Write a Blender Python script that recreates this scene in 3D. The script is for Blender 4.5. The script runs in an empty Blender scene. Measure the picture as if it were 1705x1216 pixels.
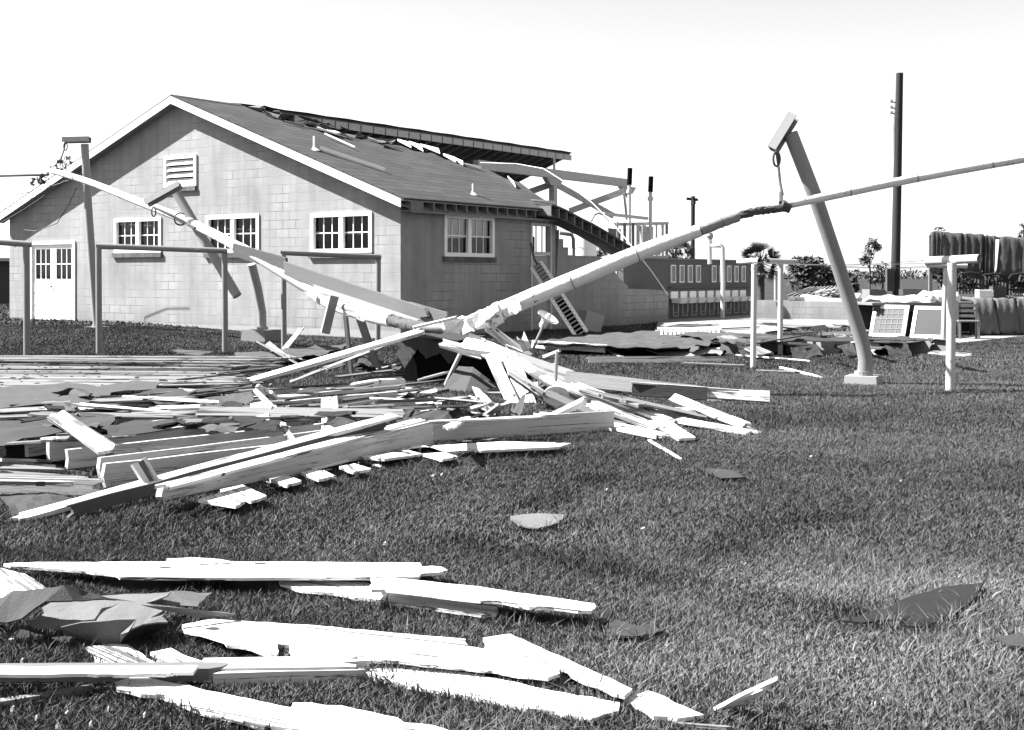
import bpy, bmesh, math, random
import numpy as np
from mathutils import Vector, Matrix
R = math.radians
random.seed(7); rng = np.random.default_rng(11)
S = bpy.context.scene
COL = S.collection
# ------------------------------------------------------------------ camera, sky, sun
F, CX, Y0, H = 2131.0, 852.5, 460.0, 1.5
cam = bpy.data.cameras.new('camera'); co = bpy.data.objects.new('camera', cam); COL.objects.link(co)
co.location = (0, 0, H); co.rotation_euler = (R(90), 0, 0)
cam.sensor_width = 36; cam.lens = F / 1705 * 36
cam.shift_y = -(608 - Y0) / 1705
cam.clip_start = 0.05; cam.clip_end = 6000
S.camera = co
SUN_EL = 46; SUN = Vector((-0.994, 0.11, 0)).normalized()
w = bpy.data.worlds.new('World'); S.world = w; w.use_nodes = True
nt = w.node_tree; nt.nodes.clear()
sky = nt.nodes.new('ShaderNodeTexSky'); sky.sky_type = 'NISHITA'; sky.sun_disc = False
sky.sun_elevation = R(SUN_EL); sky.sun_rotation = math.atan2(SUN.x, SUN.y)
sky.dust_density = 0.6; sky.air_density = 1.0
bw = nt.nodes.new('ShaderNodeRGBToBW'); bg = nt.nodes.new('ShaderNodeBackground'); wo = nt.nodes.new('ShaderNodeOutputWorld')
nt.links.new(sky.outputs[0], bw.inputs[0]); nt.links.new(bw.outputs[0], bg.inputs[0]); nt.links.new(bg.outputs[0], wo.inputs[0])
bg.inputs[1].default_value = 0.06
sl = bpy.data.lights.new('sun', 'SUN'); so = bpy.data.objects.new('sun', sl); COL.objects.link(so)
sl.energy = 5.0; sl.angle = R(0.5); sl.color = (1, 1, 1)
dv = Vector((-SUN.x * math.cos(R(SUN_EL)), -SUN.y * math.cos(R(SUN_EL)), -math.sin(R(SUN_EL))))
so.rotation_euler = dv.to_track_quat('-Z', 'Y').to_euler()
vs = S.view_settings; vs.view_transform = 'Standard'; vs.look = 'None'; vs.gamma = 1; vs.exposure = 2.15
S.cycles.max_bounces = 6; S.cycles.diffuse_bounces = 3; S.cycles.transparent_max_bounces = 12

# ------------------------------------------------------------------ helpers
def ss(t):
    t = min(1, max(0, t)); return t * t * (3 - 2 * t)
def gz(x, y): return 0.20 * ss((-x - 4.5) / 7) * ss((y - 25) / 7)
def P(px, py, Y): return Vector(((px - CX) / F * Y, Y, H - (py - Y0) / F * Y))
def G(px, py, z=0.0):
    zz = z
    for _ in range(6):
        Y = (H - zz) * F / (py - Y0); p = P(px, py, Y); zz = z + gz(p.x, p.y)
    return p
def pt(a): return P(a[0], a[1], a[2]) if len(a) == 4 else G(*a)

MATS = {}
def mat(name, col, rough=0.8, var=0.15, scale=3.0, fine=60.0, finev=0.1, stretch=(1, 1, 1), bump=0.0, spots=0.0, island=0.0, objr=0.0, spec=0.3, metal=0.0, spotcol=0.04, knots=0.0, cracks=0.0, knotr=.12):
    m = bpy.data.materials.new(name); m.use_nodes = True; n = m.node_tree.nodes; l = m.node_tree.links
    b = n['Principled BSDF']; b.inputs['Roughness'].default_value = rough; b.inputs['Specular IOR Level'].default_value = spec; b.inputs['Metallic'].default_value = metal
    tc = n.new('ShaderNodeTexCoord'); oi = n.new('ShaderNodeObjectInfo'); add = n.new('ShaderNodeVectorMath'); add.operation = 'MULTIPLY_ADD'
    mp = n.new('ShaderNodeMapping'); mp.inputs['Scale'].default_value = stretch
    l.new(tc.outputs['Object'], mp.inputs['Vector'])
    add.inputs[1].default_value = (1, 1, 1); l.new(mp.outputs[0], add.inputs[0])
    mul = n.new('ShaderNodeMath'); mul.operation = 'MULTIPLY'; mul.inputs[1].default_value = 37.0; l.new(oi.outputs['Random'], mul.inputs[0]); l.new(mul.outputs[0], add.inputs[2])
    def noise(sc, det):
        t = n.new('ShaderNodeTexNoise'); t.inputs['Scale'].default_value = sc; t.inputs['Detail'].default_value = det; t.inputs['Roughness'].default_value = 0.65
        l.new(add.outputs[0], t.inputs['Vector']); return t.outputs[0]
    def math_(op, a, b_):
        t = n.new('ShaderNodeMath'); t.operation = op
        for i, v in enumerate((a, b_)):
            if isinstance(v, (int, float)): t.inputs[i].default_value = v
            else: l.new(v, t.inputs[i])
        return t.outputs[0]
    n1 = noise(scale, 5); n2 = noise(fine, 3)
    v = math_('MULTIPLY_ADD', n1, 2 * var); v.node.inputs[2].default_value = 1 - var
    v2 = math_('MULTIPLY_ADD', n2, 2 * finev); v2.node.inputs[2].default_value = 1 - finev
    v = math_('MULTIPLY', v, v2)
    if island:
        ge = n.new('ShaderNodeNewGeometry'); q = math_('MULTIPLY_ADD', ge.outputs['Random Per Island'], 2 * island); q.node.inputs[2].default_value = 1 - island
        v = math_('MULTIPLY', v, q)
    if objr:
        q = math_('MULTIPLY_ADD', oi.outputs['Random'], 2 * objr); q.node.inputs[2].default_value = 1 - objr
        v = math_('MULTIPLY', v, q)
    v = math_('MULTIPLY', v, col)
    if spots:
        t = n.new('ShaderNodeTexNoise'); t.inputs['Scale'].default_value = 5.0; t.inputs['Detail'].default_value = 4; t.inputs['Roughness'].default_value = 0.7
        l.new(add.outputs[0], t.inputs['Vector'])
        rp = n.new('ShaderNodeMapRange'); rp.inputs[1].default_value = 0.70 - spots; rp.inputs[2].default_value = 0.74 - spots; l.new(t.outputs[0], rp.inputs[0])
        mx = n.new('ShaderNodeMix'); mx.data_type = 'FLOAT'; l.new(rp.outputs[0], mx.inputs[0]); l.new(v, mx.inputs[2]); mx.inputs[3].default_value = spotcol
        v = mx.outputs[0]
    if cracks:
        m3 = n.new('ShaderNodeMapping'); m3.inputs['Scale'].default_value = (.35, 1.3, 1.3); l.new(add.outputs[0], m3.inputs[0])
        t = n.new('ShaderNodeTexNoise'); t.inputs['Scale'].default_value = 2.2; t.inputs['Detail'].default_value = 6; t.inputs['Roughness'].default_value = .6; l.new(m3.outputs[0], t.inputs['Vector'])
        d_ = math_('SUBTRACT', t.outputs[0], .5); d_ = math_('ABSOLUTE', d_, 0)
        t2 = n.new('ShaderNodeTexNoise'); t2.inputs['Scale'].default_value = 1.7; l.new(add.outputs[0], t2.inputs['Vector'])
        wth = math_('MULTIPLY_ADD', t2.outputs[0], cracks * 6); wth.node.inputs[2].default_value = -cracks * 2.5
        lt = math_('LESS_THAN', d_, wth); fq = math_('MULTIPLY_ADD', lt, -.86); fq.node.inputs[2].default_value = 1.0; v = math_('MULTIPLY', v, fq)
    if knots:
        vo = n.new('ShaderNodeTexVoronoi'); vo.voronoi_dimensions = '2D'; vo.inputs['Scale'].default_value = knots; m2 = n.new('ShaderNodeMapping'); m2.inputs['Scale'].default_value = (.6, 1, 0)
        av = n.new('ShaderNodeVectorMath'); av.operation = 'ADD'; l.new(tc.outputs['Object'], av.inputs[0]); l.new(mul.outputs[0], av.inputs[1]); l.new(av.outputs[0], m2.inputs[0]); l.new(m2.outputs[0], vo.inputs['Vector'])
        rp = n.new('ShaderNodeMapRange'); rp.inputs[1].default_value = knotr; rp.inputs[2].default_value = knotr * 1.3; l.new(vo.outputs['Distance'], rp.inputs[0])
        mx = n.new('ShaderNodeMix'); mx.data_type = 'FLOAT'; l.new(rp.outputs[0], mx.inputs[0]); l.new(v, mx.inputs[3]); mx.inputs[2].default_value = 0.025; v = mx.outputs[0]
    cmb = n.new('ShaderNodeCombineColor')
    for i in range(3): l.new(v, cmb.inputs[i])
    l.new(cmb.outputs[0], b.inputs['Base Color'])
    if bump:
        bp = n.new('ShaderNodeBump'); bp.inputs['Strength'].default_value = bump; bp.inputs['Distance'].default_value = 0.02
        l.new(math_('ADD', n1, n2), bp.inputs['Height']); l.new(bp.outputs[0], b.inputs['Normal'])
    MATS[name] = m; return m
WHITE = mat('white_painted_wood', 0.6, 0.6, 0.10, 2.0, 14, 0.07, (0.6, 6, 6), 0.15, 0.06, objr=0.12, spotcol=0.10, knots=2.2, knotr=.04, cracks=0.03)
OLDW = mat('weathered_wood', 0.13, 0.75, 0.25, 2.0, 16, 0.2, (0.5, 8, 8), 0.3, 0.05, objr=0.2, spotcol=0.12)
RAW = mat('pine_wood', 0.4, 0.7, 0.12, 2.0, 14, 0.12, (0.5, 9, 9), 0.2, 0.04, objr=0.08, spotcol=0.12, cracks=0.01)
FELTD = mat('dark_felt', 0.009, 0.9, 0.3, 3, 140, 0.3, bump=0.5)
FELTS = mat('sandy_roofing', 0.12, 0.95, 0.15, 3, 190, 0.45, bump=0.5)
POLEM = mat('aluminium_painted_steel', 0.23, 0.5, 0.12, 3, 40, 0.1, spec=0.4, spots=0.02, spotcol=0.1)
GREYW = mat('dark_grey_grain', 0.085, 0.7, 0.15, 2.0, 16, 0.1, (0.5, 8, 8), 0.2, 0.04, spotcol=0.03)  # dark grey tone with lengthwise grain
DARKW = mat('dark_wood', 0.045, 0.8, 0.3, 2.0, 16, 0.2, (0.5, 6, 6), 0.3, objr=0.2)
SHEATH = mat('sheathing_wood', 0.15, 0.75, 0.22, 1.4, 14, 0.12, (0.5, 7, 7), 0.25, 0.06, objr=0.14, spotcol=0.04, knots=1.5, knotr=.085, cracks=0.03)
FELT = mat('roofing_felt', 0.03, 0.9, 0.3, 3, 140, 0.25, bump=0.5, objr=0.2)
FELTL = mat('granular_roofing', 0.055, 0.95, 0.15, 3, 170, 0.35, bump=0.5)
TAR = mat('tar_black', 0.004, 0.95, 0.5, 3, 60, 0.3, bump=0.4, spec=0.04)
DGLASS = mat('dark_pane', 0.03, 0.3, 0.2, 2, 10, 0.1, spec=0.25)
STEEL = mat('grey_steel', 0.17, 0.55, 0.18, 4, 40, 0.12, bump=0.1, spec=0.4)
GALV = mat('galvanised_steel', 0.19, 0.55, 0.22, 5, 40, 0.15, bump=0.1, spec=0.4, spots=0.02, spotcol=0.12)
POSTW = mat('white_painted_steel', 0.42, 0.6, 0.15, 5, 40, 0.1, spots=0.04, spotcol=0.2)
CANVAS = mat('pipe_wrap', 0.6, 0.85, 0.2, 3, 40, 0.15, bump=0.5, spots=0.10, spotcol=0.14)
RUST = mat('stripped_pipe', 0.06, 0.8, 0.5, 14, 60, 0.3, bump=0.6)
CONC = mat('concrete', 0.26, 0.9, 0.2, 1.5, 60, 0.15, bump=0.3, spots=0.03, spotcol=0.22)
LTCONC = mat('concrete_floor', 0.2, 0.9, 0.25, 0.8, 40, 0.15, bump=0.2, spots=0.05, spotcol=0.2)
TRIM = mat('white_trim_paint', 0.78, 0.55, 0.06, 2, 30, 0.04)
SHADEW = mat('shaded_grey_trim', 0.14, 0.7, 0.15, 2, 30, 0.1, island=0.1)  # trim darkened in its colour for parts that lie in shade
BRICK = mat('sill_brick', 0.09, 0.85, 0.25, 8, 60, 0.2, bump=0.3, island=0.25)
LEAF = mat('foliage', 0.035, 0.7, 0.2, 1, 20, 0.1, island=0.6)
LEAF2 = mat('pale_foliage', 0.06, 0.7, 0.2, 1, 20, 0.1, island=0.6)
BARK = mat('bark', 0.06, 0.9, 0.3, 6, 40, 0.3, bump=0.6)
POLE = mat('creosoted_pole', 0.025, 0.85, 0.3, 3, 30, 0.25, (3, 3, 0.5), 0.5)
BLANKET = mat('wool_blanket', 0.055, 1.0, 0.2, 3, 70, 0.25, bump=0.4, objr=0.35)
TICK = mat('mattress_ticking', 0.11, 1.0, 0.2, 4, 60, 0.15, bump=0.3, objr=0.15)
PORC = mat('porcelain', 0.75, 0.25, 0.05, 4, 30, 0.03, spec=0.5)
MIRR = mat('mirror_glass', 0.10, 0.25, 0.3, 2, 20, 0.1, spec=0.6)
ENAM = mat('enamel', 0.72, 0.35, 0.08, 8, 40, 0.05, spec=0.5)
WIRE = mat('wire', 0.06, 0.6)
PANEL = mat('plaster_panel', 0.3, 0.9, 0.15, 2, 30, 0.1)
FABR = mat('white_sheeting', 0.7, 0.95, 0.15, 6, 40, 0.1, bump=0.3)
CLOTHD = mat('dark_clothing', 0.018, 0.95, 0.3, 6, 40, 0.2)

def nodes_of(name):
    m = bpy.data.materials.new(name); m.use_nodes = True; return m, m.node_tree.nodes, m.node_tree.links
def gray(n, l, sock, b):
    c = n.new('ShaderNodeCombineColor')
    for i in range(3): l.new(sock, c.inputs[i])
    l.new(c.outputs[0], b.inputs['Base Color'])
def block_mat(name, base, mortar, bw_=0.46, bh=0.225):
    m, n, l = nodes_of(name); b = n['Principled BSDF']; b.inputs['Roughness'].default_value = 0.9; b.inputs['Specular IOR Level'].default_value = 0.2
    tc = n.new('ShaderNodeTexCoord'); sp = n.new('ShaderNodeSeparateXYZ'); l.new(tc.outputs['Object'], sp.inputs[0])
    a = n.new('ShaderNodeMath'); a.operation = 'ADD'; l.new(sp.outputs[0], a.inputs[0]); l.new(sp.outputs[1], a.inputs[1])
    c = n.new('ShaderNodeCombineXYZ'); l.new(a.outputs[0], c.inputs[0]); l.new(sp.outputs[2], c.inputs[1])
    nz = n.new('ShaderNodeTexNoise'); nz.inputs['Scale'].default_value = 0.9; nz.inputs['Detail'].default_value = 6; l.new(tc.outputs['Object'], nz.inputs['Vector'])
    nz2 = n.new('ShaderNodeTexNoise'); nz2.inputs['Scale'].default_value = 35; nz2.inputs['Detail'].default_value = 4; l.new(tc.outputs['Object'], nz2.inputs['Vector'])
    # vertical rain streaks
    mp = n.new('ShaderNodeMapping'); mp.inputs['Scale'].default_value = (3.0, 3.0, 0.25); l.new(tc.outputs['Object'], mp.inputs[0])
    nz3 = n.new('ShaderNodeTexNoise'); nz3.inputs['Scale'].default_value = 1.5; nz3.inputs['Detail'].default_value = 5; l.new(mp.outputs[0], nz3.inputs['Vector'])
    br = n.new('ShaderNodeTexBrick'); l.new(c.outputs[0], br.inputs['Vector'])
    br.inputs['Color1'].default_value = (0.94,) * 3 + (1,); br.inputs['Color2'].default_value = (1.05,) * 3 + (1,); br.inputs['Mortar'].default_value = (mortar,) * 3 + (1,)
    br.inputs['Scale'].default_value = 1; br.inputs['Mortar Size'].default_value = 0.008; br.inputs['Mortar Smooth'].default_value = 0.3; br.inputs['Bias'].default_value = 0
    br.inputs['Brick Width'].default_value = bw_; br.inputs['Row Height'].default_value = bh
    # mortar lines show in places only
    mr = n.new('ShaderNodeMapRange'); mr.inputs[1].default_value = 0.48; mr.inputs[2].default_value = 0.62; mr.inputs[3].default_value = 0.08; mr.inputs[4].default_value = 1; l.new(nz.outputs[0], mr.inputs[0])
    mx = n.new('ShaderNodeMix'); mx.data_type = 'FLOAT'; l.new(mr.outputs[0], mx.inputs[0]); mx.inputs[2].default_value = 1.0; l.new(br.outputs['Color'], mx.inputs[3])
    def mad(s, k, o):
        t = n.new('ShaderNodeMath'); t.operation = 'MULTIPLY_ADD'; l.new(s, t.inputs[0]); t.inputs[1].default_value = k; t.inputs[2].default_value = o; return t.outputs[0]
    def mul(s, q):
        t = n.new('ShaderNodeMath'); t.operation = 'MULTIPLY'; l.new(s, t.inputs[0])
        if isinstance(q, float): t.inputs[1].default_value = q
        else: l.new(q, t.inputs[1])
        return t.outputs[0]
    v = mul(mx.outputs[0], mad(nz2.outputs[0], 0.3, 0.85)); v = mul(v, mad(nz3.outputs[0], 0.55, 0.74)); nz4 = n.new('ShaderNodeTexNoise'); nz4.inputs['Scale'].default_value = 0.45; nz4.inputs['Detail'].default_value = 9; nz4.inputs['Roughness'].default_value = 0.68; l.new(tc.outputs['Object'], nz4.inputs['Vector'])
    v = mul(v, mad(nz.outputs[0], 0.4, 0.82)); v = mul(v, mad(nz4.outputs[0], 0.9, 0.55))
    nz5 = n.new('ShaderNodeTexNoise'); nz5.inputs['Scale'].default_value = 7; nz5.inputs['Detail'].default_value = 4; nz5.inputs['Roughness'].default_value = .7; l.new(tc.outputs['Object'], nz5.inputs['Vector'])
    ch = n.new('ShaderNodeMapRange'); l.new(nz5.outputs[0], ch.inputs[0]); ch.inputs[1].default_value = .70; ch.inputs[2].default_value = .74; ch.inputs[3].default_value = 1; ch.inputs[4].default_value = .45
    v = mul(v, ch.outputs[0])
    # damp stain near the ground
    mg = n.new('ShaderNodeMapRange'); l.new(sp.outputs[2], mg.inputs[0]); mg.inputs[1].default_value = 0.0; mg.inputs[2].default_value = 0.7; mg.inputs[3].default_value = 0.8; mg.inputs[4].default_value = 1.0
    v = mul(v, mg.outputs[0]); v = mul(v, float(base)); gray(n, l, v, b)
    bp = n.new('ShaderNodeBump'); bp.inputs['Strength'].default_value = 0.3; bp.inputs['Distance'].default_value = 0.012
    hs = n.new('ShaderNodeMath'); hs.operation = 'MULTIPLY_ADD'; l.new(br.outputs['Fac'], hs.inputs[0]); hs.inputs[1].default_value = -1.0; l.new(nz2.outputs[0], hs.inputs[2])
    l.new(hs.outputs[0], bp.inputs['Height']); l.new(bp.outputs[0], b.inputs['Normal']); return m
BLOCK = block_mat('painted_block', 0.235, 0.35)
BLOCKL = block_mat('grey_block', 0.2, 0.5)
def shingle_mat():
    m, n, l = nodes_of('asphalt_shingle'); b = n['Principled BSDF']; b.inputs['Roughness'].default_value = 0.95; b.inputs['Specular IOR Level'].default_value = 0.15
    tc = n.new('ShaderNodeTexCoord'); sp = n.new('ShaderNodeSeparateXYZ'); l.new(tc.outputs['Object'], sp.inputs[0])
    c = n.new('ShaderNodeCombineXYZ'); l.new(sp.outputs[1], c.inputs[0]); l.new(sp.outputs[0], c.inputs[1])
    br = n.new('ShaderNodeTexBrick'); l.new(c.outputs[0], br.inputs['Vector'])
    br.inputs['Color1'].default_value = (0.82,) * 3 + (1,); br.inputs['Color2'].default_value = (1.1,) * 3 + (1,); br.inputs['Mortar'].default_value = (0.3,) * 3 + (1,)
    br.inputs['Scale'].default_value = 1; br.inputs['Mortar Size'].default_value = 0.014; br.inputs['Brick Width'].default_value = 0.9; br.inputs['Row Height'].default_value = 0.31; br.inputs['Mortar Smooth'].default_value = 0.4
    nz = n.new('ShaderNodeTexNoise'); nz.inputs['Scale'].default_value = 0.7; nz.inputs['Detail'].default_value = 6; l.new(tc.outputs['Object'], nz.inputs['Vector'])
    nz2 = n.new('ShaderNodeTexNoise'); nz2.inputs['Scale'].default_value = 60; nz2.inputs['Detail'].default_value = 3; l.new(tc.outputs['Object'], nz2.inputs['Vector'])
    v = br.outputs['Color']
    for s, k, o in ((nz.outputs[0], 0.7, 0.65), (nz2.outputs[0], 0.5, 0.75)):
        t = n.new('ShaderNodeMath'); t.operation = 'MULTIPLY_ADD'; l.new(s, t.inputs[0]); t.inputs[1].default_value = k; t.inputs[2].default_value = o
        u = n.new('ShaderNodeMath'); u.operation = 'MULTIPLY'; l.new(v, u.inputs[0]); l.new(t.outputs[0], u.inputs[1]); v = u.outputs[0]
    u = n.new('ShaderNodeMath'); u.operation = 'MULTIPLY'; l.new(v, u.inputs[0]); u.inputs[1].default_value = 0.052; gray(n, l, u.outputs[0], b)
    bp = n.new('ShaderNodeBump'); bp.inputs['Strength'].default_value = 0.6; bp.inputs['Distance'].default_value = 0.02; l.new(br.outputs['Color'], bp.inputs['Height']); l.new(bp.outputs[0], b.inputs['Normal'])
    return m
SHING = shingle_mat()
def glass_mat(name, tr):
    m, n, l = nodes_of(name); n.remove(n['Principled BSDF']); out = n['Material Output']
    t = n.new('ShaderNodeBsdfTransparent'); t.inputs[0].default_value = (tr, tr, tr, 1); g = n.new('ShaderNodeBsdfGlossy'); g.inputs['Roughness'].default_value = 0.04
    fr = n.new('ShaderNodeFresnel'); fr.inputs[0].default_value = 1.22; mx = n.new('ShaderNodeMixShader')
    l.new(fr.outputs[0], mx.inputs[0]); l.new(t.outputs[0], mx.inputs[1]); l.new(g.outputs[0], mx.inputs[2]); l.new(mx.outputs[0], out.inputs[0]); return m
GLASS = glass_mat('window_glass', 0.32)
def ground_mat():
    m, n, l = nodes_of('lawn_soil'); b = n['Principled BSDF']; b.inputs['Roughness'].default_value = 1; b.inputs['Specular IOR Level'].default_value = 0.1
    tc = n.new('ShaderNodeTexCoord'); v = None
    for sc, k, o in ((0.12, 0.9, 0.55), (1.3, 0.8, 0.6), (14, 0.8, 0.6), (90, 0.8, 0.6)):
        nz = n.new('ShaderNodeTexNoise'); nz.inputs['Scale'].default_value = sc; nz.inputs['Detail'].default_value = 4; l.new(tc.outputs['Object'], nz.inputs['Vector'])
        t = n.new('ShaderNodeMath'); t.operation = 'MULTIPLY_ADD'; l.new(nz.outputs[0], t.inputs[0]); t.inputs[1].default_value = k; t.inputs[2].default_value = o
        if v is None: v = t.outputs[0]
        else:
            u = n.new('ShaderNodeMath'); u.operation = 'MULTIPLY'; l.new(v, u.inputs[0]); l.new(t.outputs[0], u.inputs[1]); v = u.outputs[0]
    u = n.new('ShaderNodeMath'); u.operation = 'MULTIPLY'; l.new(v, u.inputs[0]); u.inputs[1].default_value = 0.03; gray(n, l, u.outputs[0], b)
    return m
SOIL = ground_mat()
def grass_mat():
    m, n, l = nodes_of('grass_blades'); b = n['Principled BSDF']; b.inputs['Roughness'].default_value = 0.8; b.inputs['Specular IOR Level'].default_value = 0.08
    at = n.new('ShaderNodeAttribute'); at.attribute_name = 'tone'; gray(n, l, at.outputs['Fac'], b); return m
GRASSM = grass_mat()

WM = {}
def tag(o, label=None, cat=None, group=None, kind=None):
    if label: o['label'] = label
    if cat: o['category'] = cat
    if group: o['group'] = group
    if kind: o['kind'] = kind
    return o
def thing(name, loc, label, cat, group=None, M=None):
    o = bpy.data.objects.new(name, None); COL.objects.link(o); o.empty_display_size = 0.2
    M = M if M is not None else Matrix.Translation(Vector(loc)); o.matrix_basis = M; WM[o] = M
    return tag(o, label, cat, group)
def finish(o, M, parent, local=False):
    COL.objects.link(o); WM[o] = M
    if parent is not None:
        o.parent = parent; o.matrix_basis = WM[parent].inverted() @ M
    else: o.matrix_basis = M
    return o
class MB:
    def __init__(s): s.v = []; s.f = []
    def add(s, vs_, fs):
        k = len(s.v); s.v += [Vector(p) for p in vs_]; s.f += [tuple(i + k for i in f) for f in fs]
    def hexa(s, c8): s.add(c8, [(0, 3, 2, 1), (4, 5, 6, 7), (0, 1, 5, 4), (1, 2, 6, 5), (2, 3, 7, 6), (3, 0, 4, 7)])
    def box(s, x0, x1, y0, y1, z0, z1, m=None):
        c = [(x0, y0, z0), (x1, y0, z0), (x1, y1, z0), (x0, y1, z0), (x0, y0, z1), (x1, y0, z1), (x1, y1, z1), (x0, y1, z1)]
        if m: c = [m(*p) for p in c]
        s.hexa(c)
    def bar(s, p0, p1, wd, ht, up=(0, 0, 1)):
        p0 = Vector(p0); p1 = Vector(p1); d = (p1 - p0).normalized(); up = Vector(up)
        sd = d.cross(up)
        if sd.length < 1e-3: sd = d.cross(Vector((1, 0, 0)))
        sd.normalize(); u = sd.cross(d).normalized(); a = sd * wd / 2; b = u * ht / 2
        s.hexa([p0 - a - b, p0 + a - b, p1 + a - b, p1 - a - b, p0 - a + b, p0 + a + b, p1 + a + b, p1 - a + b])
    def tube(s, pts, r, n=12, cap=True, wob=0.0):
        pts = [Vector(p) for p in pts]; N = len(pts); rs = r if isinstance(r, (list, tuple)) else [r] * N
        k = len(s.v); ref = None
        for i, p in enumerate(pts):
            d = (pts[min(i + 1, N - 1)] - pts[max(i - 1, 0)]).normalized()
            if ref is None: ref = d.orthogonal().normalized()
            ref = (ref - d * ref.dot(d)).normalized(); b = d.cross(ref)
            for j in range(n):
                a = 2 * math.pi * j / n; q = rs[i] * (1 + random.uniform(-wob, wob)); s.v.append(p + (ref * math.cos(a) + b * math.sin(a)) * q)
        for i in range(N - 1):
            for j in range(n): s.f.append((k + i * n + j, k + i * n + (j + 1) % n, k + (i + 1) * n + (j + 1) % n, k + (i + 1) * n + j))
        if cap: s.f.append(tuple(k + j for j in range(n))[::-1]); s.f.append(tuple(k + (N - 1) * n + j for j in range(n)))
    def lathe(s, prof, M, n=20):
        k = len(s.v)
        for (r, z) in prof:
            for j in range(n):
                a = 2 * math.pi * j / n; s.v.append(M @ Vector((r * math.cos(a), r * math.sin(a), z)))
        for i in range(len(prof) - 1):
            for j in range(n): s.f.append((k + i * n + j, k + i * n + (j + 1) % n, k + (i + 1) * n + (j + 1) % n, k + (i + 1) * n + j))
    def prism(s, top, off):
        n = len(top); top = [Vector(p) for p in top]; off = Vector(off); k = len(s.v)
        s.v += top + [p + off for p in top]
        s.f.append(tuple(k + i for i in range(n))); s.f.append(tuple(k + n + i for i in range(n))[::-1])
        for i in range(n): s.f.append((k + i, k + n + i, k + n + (i + 1) % n, k + (i + 1) % n))
    def build(s, name, m, parent=None, M=None, smooth=False, local=False, origin=None):
        """local: vertices already in the parent's frame;  M: vertices in frame M;  else world coordinates"""
        me = bpy.data.meshes.new(name); vv = s.v
        if local: M = WM[parent].copy()
        elif M is None:
            if origin is None:
                lo = Vector([min(p[i] for p in vv) for i in range(3)]); hi = Vector([max(p[i] for p in vv) for i in range(3)])
                origin = Vector(((lo.x + hi.x) / 2, (lo.y + hi.y) / 2, lo.z))
            M = Matrix.Translation(origin); vv = [p - origin for p in vv]
        me.from_pydata([tuple(p) for p in vv], [], s.f); me.update()
        bm = bmesh.new(); bm.from_mesh(me); bmesh.ops.recalc_face_normals(bm, faces=bm.faces); bm.to_mesh(me); bm.free()
        if smooth: me.polygons.foreach_set('use_smooth', [True] * len(me.polygons)); 
        me.materials.append(m); o = bpy.data.objects.new(name, me)
        if smooth and hasattr(me, 'set_sharp_from_angle'): me.set_sharp_from_angle(angle=R(40))
        return finish(o, M, parent)

FRINGE = []
FOOT = []        # ground footprints where no grass grows
def foot(poly): FOOT.append(np.array([(p[0], p[1]) for p in poly]))
def frame_from(x, zhint):
    x = x.normalized(); y = zhint.cross(x).normalized(); z = x.cross(y)
    return Matrix((x, y, z)).transposed()
def B(name, a, b, wd, th, roll=0, m=None, jag=(0.03, 0.03), parent=None, base=False, label=None, cat='board', group=None, mark=True, wob=0.004, taper=1.0, drop=0.0):
    """a plank from a to b (pixel + height, or pixel + depth + 'd'), rough edged, splintered at the ends"""
    p0 = pt(a); p1 = pt(b); d = p1 - p0; L = d.length
    M3 = frame_from(d, Vector((0, 0, 1))) @ Matrix.Rotation(R(roll), 3, 'X')
    up = (wd * abs(math.sin(R(roll))) + th * abs(math.cos(R(roll)))) / 2 if base else 0
    c = (p0 + p1) / 2 + Vector((0, 0, up - drop))
    r = random.Random(hash((round(a[0]), round(a[1]), round(b[0]), round(wd * 1000))) & 0xffff)
    pts = []; nl = max(2, int(L / 0.35))
    def wid(u): return wd / 2 * (1 + (taper - 1) * (u / L + 0.5))
    for i in range(nl + 1):
        u = -L / 2 + L * i / nl; pts.append((u, -wid(u) + r.uniform(-wob, wob)))
    k = r.randint(2, 5) if jag[1] > 0.02 else 1
    for i in range(1, k + 1):
        v = -wid(L / 2) + 2 * wid(L / 2) * i / (k + 1); pts.append((L / 2 + r.uniform(-jag[1], jag[1]), v))
    for i in range(nl, -1, -1):
        u = -L / 2 + L * i / nl; pts.append((u, wid(u) + r.uniform(-wob, wob)))
    k = r.randint(2, 5) if jag[0] > 0.02 else 1
    for i in range(k, 0, -1):
        v = -wid(-L / 2) + 2 * wid(-L / 2) * i / (k + 1); pts.append((-L / 2 + r.uniform(-jag[0], jag[0]), v))
    mb = MB(); mb.prism([(u, v, th / 2) for u, v in pts], (0, 0, -th))
    M = Matrix.Translation(c) @ M3.to_4x4()
    o = mb.build(name, m or WHITE, parent, M=M)
    if mark and drop == 0 and min(p0.z, p1.z) < 0.4:
        q = [(M @ Vector((u, v, 0))) for u, v in ((-L / 2, -wd / 2), (L / 2, -wd / 2), (L / 2, wd / 2), (-L / 2, wd / 2))]
        foot(q)
    if label: tag(o, label, cat, group)
    return o
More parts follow.
